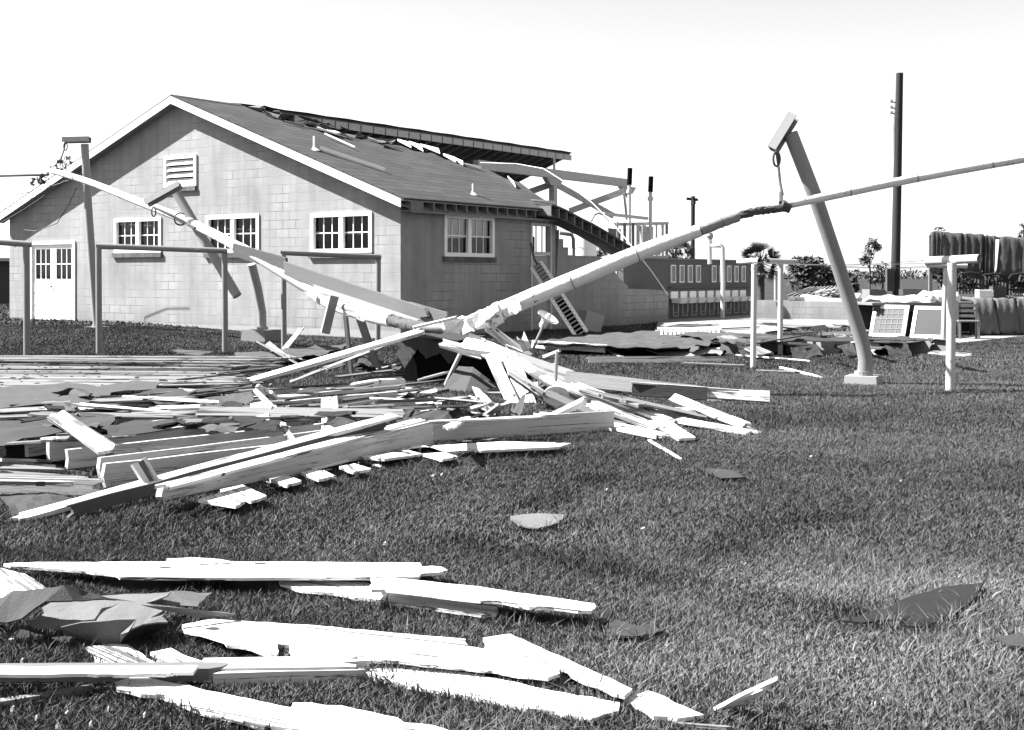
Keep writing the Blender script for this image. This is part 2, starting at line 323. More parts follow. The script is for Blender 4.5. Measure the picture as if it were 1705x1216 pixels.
def TR(name, poly, z, th=0.025, m=None, parent=None, label=None, cat='board', group=None, slope=None, rough=0.009):
    """a board traced on the ground: outline in pixels, laid at height z (list gives a height for each corner)"""
    n = len(poly); zs = z if isinstance(z, (list, tuple)) else [z] * n
    w3 = [G(px, py, zz) for (px, py), zz in zip(poly, zs)]
    out = []
    for i in range(n):
        p, q = w3[i], w3[(i + 1) % n]; out.append(p); k = int((q - p).length / 0.045); short = (q - p).length < .28; amp = rough * (2.6 if short else 1); dn = (q - p).normalized(); sd = Vector((-dn.y, dn.x, 0)); w_ = random.uniform(0, 9)
        for j in range(1, k):
            t = p.lerp(q, j / k); o_ = amp * (.35 * math.sin(j * .9 + w_) * math.sin(j * .23 + w_) + random.uniform(-.45, .45)) * (2.2 if random.random() < .06 else 1); out.append(t + sd * o_)
    c = sum(out, Vector()) / len(out)
    A = np.array([(p.x - c.x, p.y - c.y) for p in out]); ev, vec = np.linalg.eigh(A.T @ A); d = Vector((vec[0, 1], vec[1, 1], 0))
    M = Matrix.Translation(c) @ frame_from(d, Vector((0, 0, 1))).to_4x4(); Mi = M.inverted()
    mb = MB(); mb.prism([Mi @ p for p in out], (0, 0, -th))
    o = mb.build(name, m or WHITE, parent, M=M); FRINGE.append(w3); foot([c + (p - c) * .86 for p in w3])
    if label: tag(o, label, cat, group)
    return o
def SHEET(name, poly, z, crump=0.03, th=0.006, m=None, parent=None, label=None, cat='roofing felt', group=None, seg=0.12, mark=True, pts3=None):
    """a torn crumpled sheet traced in pixels"""
    if pts3 is None:
        n = len(poly); zs = z if isinstance(z, (list, tuple)) else [z] * n
        w3 = [G(px, py, zz) for (px, py), zz in zip(poly, zs)]
    else: w3 = [Vector(p) for p in pts3]
    c = sum(w3, Vector()) / len(w3)
    bm = bmesh.new(); vv = [bm.verts.new(p - c) for p in w3]; bm.faces.new(vv)
    bmesh.ops.triangulate(bm, faces=bm.faces)
    for _ in range(4):
        es = [e for e in bm.edges if e.calc_length() > seg]
        if not es: break
        bmesh.ops.subdivide_edges(bm, edges=es, cuts=1, use_grid_fill=False); bmesh.ops.triangulate(bm, faces=bm.faces)
    sd = random.uniform(0, 99)
    for v in bm.verts:
        x, y = v.co.x, v.co.y; e = v.is_boundary
        h_ = math.sin(3.1 * x + 4.3 * y + sd) + math.sin(7.3 * x - 5.1 * y + 2 * sd) * 0.6 + math.sin(11 * y + 13 * x + sd) * 0.35
        v.co.z += crump * (0.55 * h_ + random.uniform(-0.3, 0.3))
        if e: v.co.x += random.uniform(-0.3, 0.3) * seg * 0.35; v.co.y += random.uniform(-0.3, 0.3) * seg * 0.35
    bmesh.ops.recalc_face_normals(bm, faces=bm.faces)
    nrm = Vector()
    for f_ in bm.faces: nrm += f_.normal * f_.calc_area()
    nrm.normalize()
    if nrm.z < -.2: nrm = -nrm
    ex = bmesh.ops.extrude_face_region(bm, geom=bm.faces[:], use_keep_orig=True)
    for v in [g for g in ex['geom'] if isinstance(g, bmesh.types.BMVert)]: v.co -= nrm * th
    bmesh.ops.recalc_face_normals(bm, faces=bm.faces)
    me = bpy.data.meshes.new(name); bm.to_mesh(me); bm.free(); me.materials.append(m or FELT)
    o = bpy.data.objects.new(name, me); finish(o, Matrix.Translation(c), parent)
    if name == 'felt_scrap': FRINGE.append(w3)
    if mark: c3 = sum(w3, Vector()) / len(w3); foot([c3 + (p - c3) * .9 for p in w3])
    if label: tag(o, label, cat, group)
    return o

# ------------------------------------------------------------------ ground
def build_ground():
    xs = np.unique(np.concatenate([np.linspace(-40, 40, 81), np.array([-3000, -1500, -800, -400, -200, -100, -60, 60, 100, 200, 400, 800, 1500, 3000])]))
    ys = np.unique(np.concatenate([np.linspace(-10, 70, 81), np.array([-200, -60, -25, 90, 120, 180, 300, 600, 1200, 2500, 4500])]))
    mb = MB(); nx = len(xs)
    for y in ys:
        for x in xs: mb.v.append(Vector((x, y, gz(x, y))))
    for j in range(len(ys) - 1):
        for i in range(nx - 1): mb.f.append((j * nx + i, j * nx + i + 1, (j + 1) * nx + i + 1, (j + 1) * nx + i))
    o = mb.build('ground', SOIL, M=Matrix.Identity(4), smooth=True); tag(o, kind='structure')
build_ground()

# ------------------------------------------------------------------ block house (local frame: X along gable to the right, Y along the long wall, Z up; origin at near corner)
HC = P(667, 565, 30.4); HC.z = 0
BX = Vector((0.8195, -0.573, 0)).normalized(); BY = Vector((-BX.y, BX.x, 0))
HM = Matrix.Translation(HC) @ Matrix((BX, BY, Vector((0, 0, 1)))).transposed().to_4x4(); HMI = HM.inverted()
def ray(px, py):
    o = HMI @ Vector((0, 0, H)); p = HMI @ P(px, py, 10); return o, p - o
def on_x(px, py, x=0.0):
    o, d = ray(px, py); t = (x - o.x) / d.x; return o + d * t
def on_y(px, py, y=0.0):
    o, d = ray(px, py); t = (y - o.y) / d.y; return o + d * t
GW, XR, ZR, SL = 15.62, -7.81, 6.42, 0.378
def zr(x): return ZR - SL * abs(x - XR)
def on_roof(px, py):
    o, d = ray(px, py); t = (ZR + SL * XR - SL * o.x - o.z) / (d.z + SL * d.x); return o + d * t
house = thing('block_house', None, 'storm-wrecked single-storey concrete block house with low gable roof, half its roof torn open', 'house', M=HM)
def gm(u, d, z): return Vector((u, -d, z))        # gable: d outward
def lm(u, d, z): return Vector((d, u, z))         # long wall
def rect_g(x0, x1, y0, y1):
    xm = (x0 + x1) / 2; a = on_y(x0, (y0 + y1) / 2); b = on_y(x1, (y0 + y1) / 2); return a.x, b.x, on_y(xm, y1).z, on_y(xm, y0).z
def rect_l(x0, x1, y0, y1):
    xm = (x0 + x1) / 2; a = on_x(x0, (y0 + y1) / 2); b = on_x(x1, (y0 + y1) / 2); return a.y, b.y, on_x(xm, y1).z, on_x(xm, y0).z
WG = [rect_g(191, 269, 363, 421), rect_g(344, 432, 358, 421), rect_g(518, 620, 354, 421)]
WV = rect_g(274, 328, 259, 311); DG = rect_g(51, 126, 402, 533)
WL = rect_l(739, 822, 359, 428); DL = rect_l(883, 918, 372, 553)
def wall(name, u0, u1, ops, topf, m_, cuts=(), th=0.2, zbot=-0.1, mt=None, flat_caps=True):
    mb = MB(); us = sorted(set([u0, u1] + list(cuts) + [v for o in ops for v in o[:2]]))
    for a, b in zip(us[:-1], us[1:]):
        mid = (a + b) / 2; zz = sorted([(o[2], o[3]) for o in ops if o[0] < mid < o[1]]); z = zbot
        segs = []
        for lo, hi in zz: segs.append((z, z, lo, lo)); z = hi
        segs.append((z, z, topf(a + 1e-5), topf(b - 1e-5)))
        for za, zb, ta, tb in segs:
            if ta - za < 1e-3: continue
            mb.hexa([m_(a, 0, za), m_(b, 0, zb), m_(b, -th, zb), m_(a, -th, za), m_(a, 0, ta), m_(b, 0, tb), m_(b, -th, tb), m_(a, -th, ta)])
    # drop the inner partition faces between abutting hexahedra
    o = mb.build(name, mt or BLOCK, house, local=True); return o
wall('gable_wall', -GW, 0, WG + [WV, DG], lambda u: zr(u) - 0.2, gm, [XR])
wall('side_wall', 0.2, 6.75, [WL, (DL[0], DL[1], -0.1, DL[3])], lambda u: zr(0) - 0.2, lm)
# broken continuation of the long wall, stepped block by block
prof = [(6.75, 925, 383), (0, 931, 383), (0, 931, 398), (0, 938, 398), (0, 938, 412), (0, 946, 412), (0, 946, 425), (0, 1000, 427), (0, 1000, 440), (0, 1024, 453), (0, 1030, 462), (0, 1045, 476), (0, 1046, 481), (0, 1080, 482), (0, 1113, 485)]
pp = [on_x(p[1], p[2]) for p in prof]
us = [max(6.75, p.y) for p in pp]; zs_ = [p.z for p in pp]
def btop(u):
    for i in range(len(us) - 1):
        if us[i] <= u <= us[i + 1]:
            t = (u - us[i]) / max(1e-6, us[i + 1] - us[i]); return zs_[i] + t * (zs_[i + 1] - zs_[i])
    return zs_[-1]
wall('broken_wall', 6.75, us[-1], [], btop, lm, [u for u in us if 6.76 < u < us[-1] - 0.01])
mb = MB(); mb.box(-GW - 0.02, 0.02, -0.03, -0.004, -0.1, 0.17); mb.build('footing', CONC, house, local=True)
# far long wall, cross wall inside, floor; dark colours stand in for the unlit interior
mb = MB(); mb.box(-GW, -GW + 0.2, 0.2, 19.5, -0.1, 3.2); mb.build('back_wall', STEEL, house, local=True)
mb = MB(); mb.box(-GW + 0.25, -0.3, 6.0, 6.15, 0.06, 2.6); mb.build('inner_wall', DARKW, house, local=True)
mb = MB(); mb.box(-GW + 0.2, -0.2, 0.2, 24.5, -0.1, 0.05); mb.build('floor_slab', STEEL, house, local=True)
foot([HM @ Vector(p) for p in ((-GW - .1, -.12, 0), (.1, -.12, 0), (.1, 26, 0), (-GW - .1, 26, 0))])

def make_window(r, m_, cols=3, rows=2):
    u0, u1, z0, z1 = r; fr = MB(); t = 0.10
    fr.box(u0, u1, -0.10, 0.035, z1 - t, z1, m_); fr.box(u0, u1, -0.10, 0.035, z0, z0 + t, m_)
    fr.box(u0, u0 + t, -0.10, 0.035, z0 + t, z1 - t, m_); fr.box(u1 - t, u1, -0.10, 0.035, z0 + t, z1 - t, m_)
    um = (u0 + u1) / 2; fr.box(um - 0.07, um + 0.07, -0.10, 0.02, z0 + t, z1 - t, m_)
    for a, b in ((u0 + t, um - 0.07), (um + 0.07, u1 - t)):
        for k in range(1, cols):
            c = a + (b - a) * k / cols; fr.box(c - 0.012, c + 0.012, -0.075, -0.05, z0 + t, z1 - t, m_)
        for k in range(1, rows):
            c = z0 + t + (z1 - z0 - 2 * t) * k / rows; fr.box(a, b, -0.08, -0.045, c - 0.014, c + 0.014, m_)
    f_ = fr.build('window', TRIM, house, local=True)
    g = MB(); g.box(u0 + t, um - 0.07, -0.066, -0.062, z0 + t, z1 - t, m_); g.box(um + 0.07, u1 - t, -0.066, -0.062, z0 + t, z1 - t, m_); g.build('pane', GLASS, f_, local=True)
    s_ = MB(); n = int((u1 - u0 + 0.1) / 0.11)
    for k in range(n):
        a = u0 - 0.05 + (u1 - u0 + 0.1) * k / n; b = u0 - 0.05 + (u1 - u0 + 0.1) * (k + 1) / n - 0.008
        s_.box(a, b, -0.05, 0.07, z0 - 0.13, z0 - 0.004, m_)
    s_.build('sill', BRICK, f_, local=True); return f_
for r in WG: make_window(r, gm)
make_window(WL, lm)
# louvred gable vent
u0, u1, z0, z1 = WV; fr = MB(); t = 0.09
fr.box(u0, u1, -0.1, 0.04, z1 - t, z1, gm); fr.box(u0, u1, -0.1, 0.04, z0, z0 + t, gm); fr.box(u0, u0 + t, -0.1, 0.04, z0 + t, z1 - t, gm); fr.box(u1 - t, u1, -0.1, 0.04, z0 + t, z1 - t, gm)
vf = fr.build('gable_vent', TRIM, house, local=True)
sl_ = MB(); n = 4
for k in range(n):
    zc = z0 + t + (z1 - z0 - 2 * t) * (k + 0.5) / n
    sl_.hexa([gm(u0 + t, .03, zc - .085), gm(u1 - t, .03, zc - .085), gm(u1 - t, -.08, zc + .03), gm(u0 + t, -.08, zc + .03), gm(u0 + t, .03, zc - .06), gm(u1 - t, .03, zc - .06), gm(u1 - t, -.08, zc + .055), gm(u0 + t, -.08, zc + .055)])
sl_.build('louvre', TRIM, vf, local=True)
bk = MB(); bk.box(u0 + .05, u1 - .05, -0.12, -0.105, z0 + .05, z1 - .05, gm); bk.build('vent_back', TAR, vf, local=True)
bk = MB()
for k in range(7):
    a = u0 + (u1 - u0) * k / 7; bk.box(a, a + (u1 - u0) / 7 - 0.01, -0.05, 0.07, z0 - 0.13, z0 - 0.004, gm)
bk.build('sill', BRICK, vf, local=True)
# double door in the gable
u0, u1, z0, z1 = DG; fr = MB(); t = 0.09
fr.box(u0, u0 + t, -.1, .04, z0, z1, gm); fr.box(u1 - t, u1, -.1, .04, z0, z1, gm); fr.box(u0 + t, u1 - t, -.1, .04, z1 - t, z1, gm)
df = fr.build('double_door', TRIM, house, local=True); um = (u0 + u1) / 2
for sgn, a, b in ((-1, u0 + t + .006, um - .006), (1, um + .006, u1 - t - .006)):
    lf = MB(); zt = z1 - t - .006; zg0 = z0 + (z1 - z0) * 0.52; zg1 = zt - 0.13; st = 0.13
    lf.box(a, a + st, -.07, -.02, z0 + .01, zt, gm); lf.box(b - st, b, -.07, -.02, z0 + .01, zt, gm)
    lf.box(a + st, b - st, -.07, -.02, zg1, zt, gm); lf.box(a + st, b - st, -.07, -.02, z0 + .01, zg0, gm)
    for k in (1, 2):
        c = a + st + (b - a - 2 * st) * k / 3; lf.box(c - .012, c + .012, -.065, -.03, zg0, zg1, gm)
    c = (zg0 + zg1) / 2; lf.box(a + st, b - st, -.062, -.028, c - .014, c + .014, gm)
    for k in range(3):
        zc = z0 + .1 + k * .36; lf.box(a + st * .8, b - st * .8, -.02, -.008, zc, zc + .3, gm)
    lo = lf.build('door_leaf', TRIM, df, local=True)
    g = MB(); g.box(a + st, b - st, -.052, -.048, zg0, zg1, gm); g.build('pane', GLASS, lo, local=True)
    if sgn < 0:
        k_ = MB(); k_.lathe([(0.001, .055), (.025, .05), (.03, .035), (.015, .02), (.02, 0)], Matrix.Translation(gm(b - .06, -.02, z0 + 1.0)) @ Matrix.Rotation(R(90), 4, 'X'), 10); k_.build('handle', DARKW, lo, local=True)
# side door, leaf ajar, transom sash above
u0, u1, z0, z1 = DL; z0 = 0.02; fr = MB(); t = 0.08
fr.box(u0, u0 + t, -.12, .03, z0, z1, lm); fr.box(u1 - t, u1, -.12, .03, z0, z1, lm); fr.box(u0 + t, u1 - t, -.12, .03, z1 - t, z1, lm)
zt = z0 + 2.05; fr.box(u0 + t, u1 - t, -.12, .02, zt, zt + .1, lm)
for k in (1, 2): c = u0 + t + (u1 - u0 - 2 * t) * k / 3; fr.box(c - .012, c + .012, -.08, -.05, zt + .1, z1 - t, lm)
sdf = fr.build('side_door', POSTW, house, local=True)
lf = MB(); lf.box(u0 + t + .006, u1 - t - .006, -.09, -.05, z0 + .02, zt - .006, lm)
for (za, zb) in ((.2, .75), (.95, 1.75)):
    lf.box(u0 + .25, u1 - .25, -.05, -.04, z0 + za, z0 + zb, lm)
lf.build('door_leaf', PANEL, sdf, local=True)

# roof ------------------------------------------------
OH, EV = 0.30, 0.35
def roof_prism(poly, name, m, th=0.05, dz=0.0):
    mb = MB(); mb.prism([Vector((x, y, zr(x) + dz)) for x, y in poly], (0, 0, -th)); return mb.build(name, m, house, local=True)
tear = [(420, 183), (432, 187), (455, 193), (470, 201), (500, 205), (515, 212), (530, 211), (548, 222), (575, 224), (600, 232), (622, 231), (640, 240), (668, 243), (690, 252), (720, 255), (742, 266), (770, 270), (792, 281), (815, 284), (840, 297), (866, 304), (884, 318), (902, 330), (918, 340)]
tp = [on_roof(*p) for p in tear]
ty0 = tp[0].y
near = [(XR, -OH), (XR, ty0)] + [(min(p.x, EV - .02), p.y) for p in tp] + [(EV, tp[-1].y - .05), (EV, -OH)]
roof_prism(near, 'roof_slope', SHING, 0.045)
# boards of the deck show along the tear and under the eaves
under = [(x + (0.05 if i < 2 else -0.06), y - 0.10 if i > 1 else y + .02) for i, (x, y) in enumerate(near)]
roof_prism([(XR + .02, -OH + .02), (XR + .02, ty0 - .1)] + [(min(p.x + .02, EV - .05), p.y - .08) for p in tp] + [(EV - .04, tp[-1].y - .1), (EV - .04, -OH + .02)], 'roof_deck', RAW, 0.03, -0.05)
roof_prism([(XR - .002, -OH), (-GW - EV, -OH), (-GW - EV, 19.86), (XR - .002, 19.86)], 'far_roof_slope', SHING, 0.045, 0.0)
roof_prism([(XR - .004, -OH + .02), (-GW - EV + .03, -OH + .02), (-GW - EV + .03, 19.8), (XR - .004, 19.8)], 'far_roof_deck', OLDW, 0.03, -0.05)
# rafters under far slope
raf = MB(); y = ty0 + 1.0
while y < 19.8:
    raf.hexa([Vector((x, y + a, zr(x) - .082 - b)) for b in (.18, 0) for x, a in ((-GW - .2, 0), (XR - .03, 0), (XR - .03, .06), (-GW - .2, .06))]); y += 0.6
raf.build('rafter_row', OLDW, house, local=True)
# torn ridge: pale blocking between rafter ends, dark felt edge above
blk = MB(); y = ty0 + 2.2
while y < 19.5:
    blk.box(XR - .02, XR + .02, y, y + .54, ZR - .30, ZR - .085); y += .6
blk.box(XR - .01, XR + .03, 18.6, 18.72, ZR - .9, ZR - .3)
blk.build('ridge_blocking', RAW, house, local=True)
fe = MB(); fe.prism([Vector((XR - .3, y_, zr(XR - .3) + .012)) for y_ in (-OH, 19.95)] + [Vector((XR + .02 + (.1 if i % 2 else 0), 19.95 - i * (19.95 - ty0) / 20, ZR + .03)) for i in range(21)] + [Vector((XR + .22, ty0 - .1, zr(XR + .22) + .012)), Vector((XR + .22, -OH, zr(XR + .22) + .012))], (0, 0, -.01)); fe.build('ridge_cap', FELT, house, local=True)
# rakes: white board on the front edge, thin trim on top, both slopes
for nm, xa, xb in (('rake_board', XR, EV - .08), ('rake_board', XR, -GW - EV)):
    r_ = MB()
    for (d0, d1, ya, yb) in ((-.25, -.20, -OH - .03, -OH - .002), (-.182, -.058, -OH - .035, -OH - .002), (-.198, -.184, -OH - .01, -OH - .002)):
        r_.hexa([Vector((x, yy, zr(x) + dd)) for dd in (d0, d1) for x, yy in ((xa, ya), (xb, ya), (xb, yb), (xa, yb))])
    r_.build(nm, TRIM, house, local=True)
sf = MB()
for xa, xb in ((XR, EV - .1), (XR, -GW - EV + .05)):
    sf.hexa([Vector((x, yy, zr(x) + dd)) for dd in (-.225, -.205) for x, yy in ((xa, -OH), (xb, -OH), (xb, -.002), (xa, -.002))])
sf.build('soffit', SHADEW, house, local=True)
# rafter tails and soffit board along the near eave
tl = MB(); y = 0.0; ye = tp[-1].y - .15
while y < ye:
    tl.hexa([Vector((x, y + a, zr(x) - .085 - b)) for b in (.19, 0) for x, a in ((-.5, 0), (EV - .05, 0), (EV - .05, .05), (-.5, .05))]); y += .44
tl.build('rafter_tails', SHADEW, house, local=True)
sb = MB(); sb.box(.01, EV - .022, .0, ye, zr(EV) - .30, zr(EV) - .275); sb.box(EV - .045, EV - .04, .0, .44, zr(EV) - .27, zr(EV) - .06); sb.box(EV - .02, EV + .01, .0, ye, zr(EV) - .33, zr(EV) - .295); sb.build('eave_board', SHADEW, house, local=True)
# sagging torn eave
top = [(919, 343, 34.6), (932, 347, 34.9), (945, 353, 35.2), (958, 360, 35.5), (971, 367, 35.9), (986, 374, 36.4), (1000, 382, 36.9), (1012, 389, 37.3), (1024, 396, 37.7), (1038, 405, 38.1), (1052, 414, 38.5)]
sg = MB(); lk = MB()
bys = BX
for (a, b) in zip(top[:-1], top[1:]):
    p, q = P(*a), P(*b); dn = Vector((0, 0, -.28))
    for off, th in ((Vector(), .05), (dn, .03)):
        sg.hexa([p + off - BX * .55, p + off, q + off, q + off - BX * .55, p + off - BX * .55 + Vector((0, 0, th)), p + off + Vector((0, 0, th)), q + off + Vector((0, 0, th)), q + off - BX * .55 + Vector((0, 0, th))])
    k = .045
    lk.hexa([p + dn + Vector((0, 0, .03)) - BX * .5, p + dn + Vector((0, 0, .03)) - BX * .03, p + dn + Vector((0, 0, .03)) - BX * .03 + BY * k, p + dn + Vector((0, 0, .03)) - BX * .5 + BY * k, p - BX * .5, p - BX * .03, p - BX * .03 + BY * k, p - BX * .5 + BY * k])
    lk.hexa([p + dn + Vector((0, 0, .03)) - BX * .5, q + dn + Vector((0, 0, .03)) - BX * .5, q + dn + Vector((0, 0, .03)) - BX * .46, p + dn + Vector((0, 0, .03)) - BX * .46, p - BX * .5, q - BX * .5, q - BX * .46, p - BX * .46])
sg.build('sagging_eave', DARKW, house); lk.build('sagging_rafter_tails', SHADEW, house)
# roof vent pipes
for px, py0, py1, r_ in ((526, 250, 227, .075), (789, 324, 306, .05)):
    b_ = on_roof(px, py0); v_ = MB(); hh = (py0 - py1) / F * (HM @ b_).y
    v_.tube([b_ - Vector((0, 0, .1)), b_ + Vector((0, 0, hh))], r_, 14); v_.lathe([(r_ + .09, -.03), (r_ + .012, .05), (r_ + .01, .09)], Matrix.Translation(b_), 14); v_.build('vent_pipe', POSTW, house, local=True, smooth=True)
# central girder on posts with brackets and braces
gz0, gz1 = 5.34, 5.67
def gpos(px):
    p = on_x(px, 290, XR); return p.y
ya, yb = gpos(792), gpos(1046)
g_ = MB(); g_.hexa([Vector((x, y, z)) for z in (gz0, gz1) for x, y in ((XR - .12, ya), (XR + .12, ya), (XR + .12, (ya + yb) / 2), (XR - .12, (ya + yb) / 2))])
g_.hexa([Vector((x, y, z + dz)) for z in (gz0, gz1) for x, y, dz in ((XR - .12, (ya + yb) / 2, .0), (XR + .12, (ya + yb) / 2, .0), (XR + .12, yb, -.02), (XR - .12, yb, -.02))])
g_.build('girder', RAW, house, local=True)
for px, wd in ((921, .24), (1044, .22)):
    yy = gpos(px); p_ = MB(); p_.box(XR - wd / 2, XR + wd / 2, yy - wd / 2, yy + wd / 2, .05, gz0 - .31); p_.build('post', RAW, house, local=True)
    c_ = MB(); c_.hexa([Vector((XR + sx * .11, yy + sy, z)) for z, e in ((gz0 - .3, .3), (gz0 - .01, .62)) for sx, sy in ((-1, -e), (1, -e), (1, e), (-1, e))]); c_.build('bracket', RAW, house, local=True)
y1, y2 = gpos(921), gpos(1044)
for a, b in (((924, 306), (1022, 360)), ((918, 307), (870, 324)), ((1040, 318), (948, 352)), ((1039, 322), (1044, 366))):
    pa = HMI @ P(a[0], a[1], 50.3); pb = HMI @ P(b[0], b[1], 50.6); b_ = MB(); b_.bar(pa, pb, .06, .24 if a[1] != 322 else .1); b_.build('brace', RAW, house, local=True)
# white strips torn up along the break of the roof
for k, (px, py, px2, py2, wd) in enumerate(((662, 238, 684, 248, .2), (682, 242, 704, 254, .24), (700, 246, 732, 258, .2), (738, 262, 758, 272, .18), (756, 268, 770, 277, .14), (846, 300, 858, 314, .2), (884, 338, 925, 344, .12), (470, 206, 505, 214, .1), (436, 190, 462, 199, .1), (560, 226, 590, 233, .1), (520, 214, 545, 221, .08), (610, 233, 640, 243, .1), (772, 277, 800, 285, .12))):
    a = on_roof(px, py); b = on_roof(px2, py2); q = MB(); nrm = Vector((SL, 0, 1)).normalized()
    q.hexa([a + nrm * .05, b + nrm * .03, b + nrm * .05 + Vector((-wd, 0.15, wd * .8)), a + nrm * .06 + Vector((-wd * .6, .1, wd * .3)), a + nrm * .07, b + nrm * .05, b + nrm * .07 + Vector((-wd, .17, wd * .8)), a + nrm * .08 + Vector((-wd * .6, .12, wd * .3))]); q.build('torn_board', TRIM if k < 6 else (OLDW, FELT, SHEATH)[k % 3], house, local=True)
for k in range(26):
    px = random.uniform(425, 640); t = (px - 425) / 215; py = 187 + t * 56 + random.uniform(-6, 3); a = on_roof(px, py); q = MB()
    pts_ = [a + Vector((random.uniform(-.25, .25), random.uniform(-.5, .5), .06 + random.uniform(-.05, .12))) for _ in range(4)]; q.prism(pts_, (0, 0, -.012)); q.build('torn_felt', random.choice((FELT, FELT, SHING, OLDW)), house, local=True)
for px, py, px2, py2, r_ in ((533, 252, 640, 287, .05), (540, 228, 590, 250, .02)):
    a = on_roof(px, py) + Vector((.02, 0, .09)); b = on_roof(px2, py2) + Vector((.02, 0, .08)); q = MB(); q.bar(a, b, r_ * 2, r_ * 1.6); o = q.build('batten', TRIM, M=HM)
    tag(o, 'long pale batten lying down the shingles below the larger vent pipe' if r_ > .03 else 'thin wire-like lath lying on the shingles above the larger vent pipe', 'batten')
q = MB(); q.box(-.1, .5, -.2, .2, 0, .05); a = on_roof(536, 219); o = q.build('loose_board', TRIM, M=HM @ Matrix.Translation(a + Vector((0, 0, .06))) @ Matrix.Rotation(R(20), 4, 'Y') @ Matrix.Rotation(R(25), 4, 'Z')); tag(o, 'short white board lying loose on the shingles near the ridge', 'board')
# hanging cable from the torn roof
def wire(name, pts, r=.012, m=None, label=None, cat='wire', parent=None, group=None):
    q = MB(); q.tube(pts, r, 5); o = q.build(name, m or WIRE, parent, smooth=True)
    if label: tag(o, label, cat, group)
    return o
def sag(p, q, s, n=14): return [p.lerp(q, t / n) - Vector((0, 0, s * 4 * (t / n) * (1 - t / n))) for t in range(n + 1)]
wire('cable', [P(800, 271, 42), P(860, 273, 41), P(905, 281, 40), P(940, 303, 38), P(985, 337, 37), P(1020, 372, 36), P(1060, 420, 35), P(1085, 452, 35), P(1112, 491, 36)], .013, FABR, 'pale cable hanging from the torn roof down to the broken wall end', 'cable')

# ------------------------------------------------------------------ lavatory ruins behind the broken wall
lav0 = Vector((5.25, 43.0, 0)); LD = BY
LM = Matrix.Translation(lav0) @ Matrix((BY, -BX, Vector((0, 0, 1)))).transposed().to_4x4()   # x along wall; -y faces the camera
lav = thing('lavatory_wall', None, 'dark interior wall left standing, lined with framed mirrors above a row of wash basins', 'wall', M=LM)
LLEN = 6.6
q = MB(); q.box(-3, LLEN, 0, .2, .0, 2.05); q.build('wall', GREYW, lav, local=True)  # dark grey over the whole wall stands in for shade below the basins
q = MB(); q.box(-3, LLEN, -.05, .24, 2.052, 2.1); q.build('coping', OLDW, lav, local=True)
for k in range(10):
    x = .15 + k * .62
    if k == 4: continue
    q = MB(); t = .035; x1 = x + .34; z0, z1 = 1.28, 1.88
    q.box(x, x1, -.04, -.002, z1 - t, z1); q.box(x, x1, -.04, -.002, z0, z0 + t); q.box(x, x + t, -.04, -.002, z0 + t, z1 - t); q.box(x1 - t, x1, -.04, -.002, z0 + t, z1 - t)
    o = q.build('mirror', TRIM, lav, local=True); g = MB(); g.box(x + t, x1 - t, -.02, -.012, z0 + t, z1 - t); g.build('mirror_glass', MIRR, o, local=True)
    q = MB(); q.box(x + .42, x + .5, -.05, -.002, 1.5, 1.66); q.build('light_fitting', SHADEW, lav, local=True)
q = MB(); q.box(0, LLEN, -.14, -.002, 1.1, 1.13); q.box(0, LLEN, -.03, -.002, .98, 1.05); q.build('shelf', OLDW, lav, local=True)
for k in range(9):
    x = .1 + k * .68; q = MB(); q.box(x, x + .5, -.06, -.002, .74, .98); q.hexa([Vector(v) for v in ((x + .03, -.38, .58), (x + .47, -.38, .58), (x + .47, -.062, .6), (x + .03, -.062, .6), (x, -.45, .73), (x + .5, -.45, .73), (x + .5, -.062, .76), (x, -.062, .76))]); o = q.build('basin', PORC, lav, local=True)
    q = MB(); q.tube([(x + .08, -.1, .58), (x + .08, -.1, .15), (x + .42, -.1, .15), (x + .42, -.1, .58)], .016, 6); q.tube([(x + .25, -.2, .58), (x + .25, -.2, .3), (x + .25, -.05, .25)], .02, 6); q.build('waste_pipe', POSTW, o, local=True)
# standing plumbing stacks
def pipes(name, label, paths, m=POSTW, r=.05, cat='pipe', group=None):
    q = MB()
    for pth in paths: q.tube([P(*a) for a in pth], r, 8)
    o = q.build(name, m, smooth=True); tag(o, label, cat, group); return o
pipes('plumbing_riser', 'white inverted-U plumbing riser with a valve on top, rising before the mirrors', [[(1203, 530, 43), (1204, 470, 43), (1203, 412, 43), (1200, 409, 43), (1184, 409, 43.5), (1182, 402, 43.5)], [(1182, 440, 43.5), (1181, 396, 43.5)]], POSTW, .075)
q = MB(); q.lathe([(.001, .25), (.09, .22), (.12, .12), (.08, 0)], Matrix.Translation(P(1182, 399, 43.5)), 10); o = q.build('valve_wheel', STEEL); o.parent = bpy.data.objects['plumbing_riser']; o.matrix_basis = WM[bpy.data.objects['plumbing_riser']].inverted() @ WM[o]
for px, yt, yb_, dk, lab in ((1048, 308, 480, 280, 'tall vent stack with black lagging on top, left one of the pair'), (1083, 320, 480, 294, 'tall vent stack with black lagging on top, right one of the pair')):
    base = P(px, 530, 43); st = thing('vent_stack', (base.x, base.y, 0), lab, 'pipe', 'lagged vent stacks')
    q = MB(); q.tube([(base.x, base.y, 0), (P(px, yt, 43))], .06, 10); q.tube([P(px, yt + 14, 43), P(px, yt + 8, 43)], .1, 10); q.build('stack', POSTW, st, smooth=True)
    q = MB(); q.tube([P(px, yt, 43), P(px + 1, dk, 43)], .085, 10); q.build('lagging', TAR, st, smooth=True)
base = P(1060, 520, 43.6)
sh = thing('shower_frame', (base.x, base.y, 0), 'skeleton of pale studs and pipes with ragged panels left standing behind the broken wall', 'stud frame')
def vbar(par, nm, px, y0_, y1_, Y, wd, m): q = MB(); q.bar(P(px, y0_, Y), P(px, y1_, Y), wd, wd); return q.build(nm, m, par)
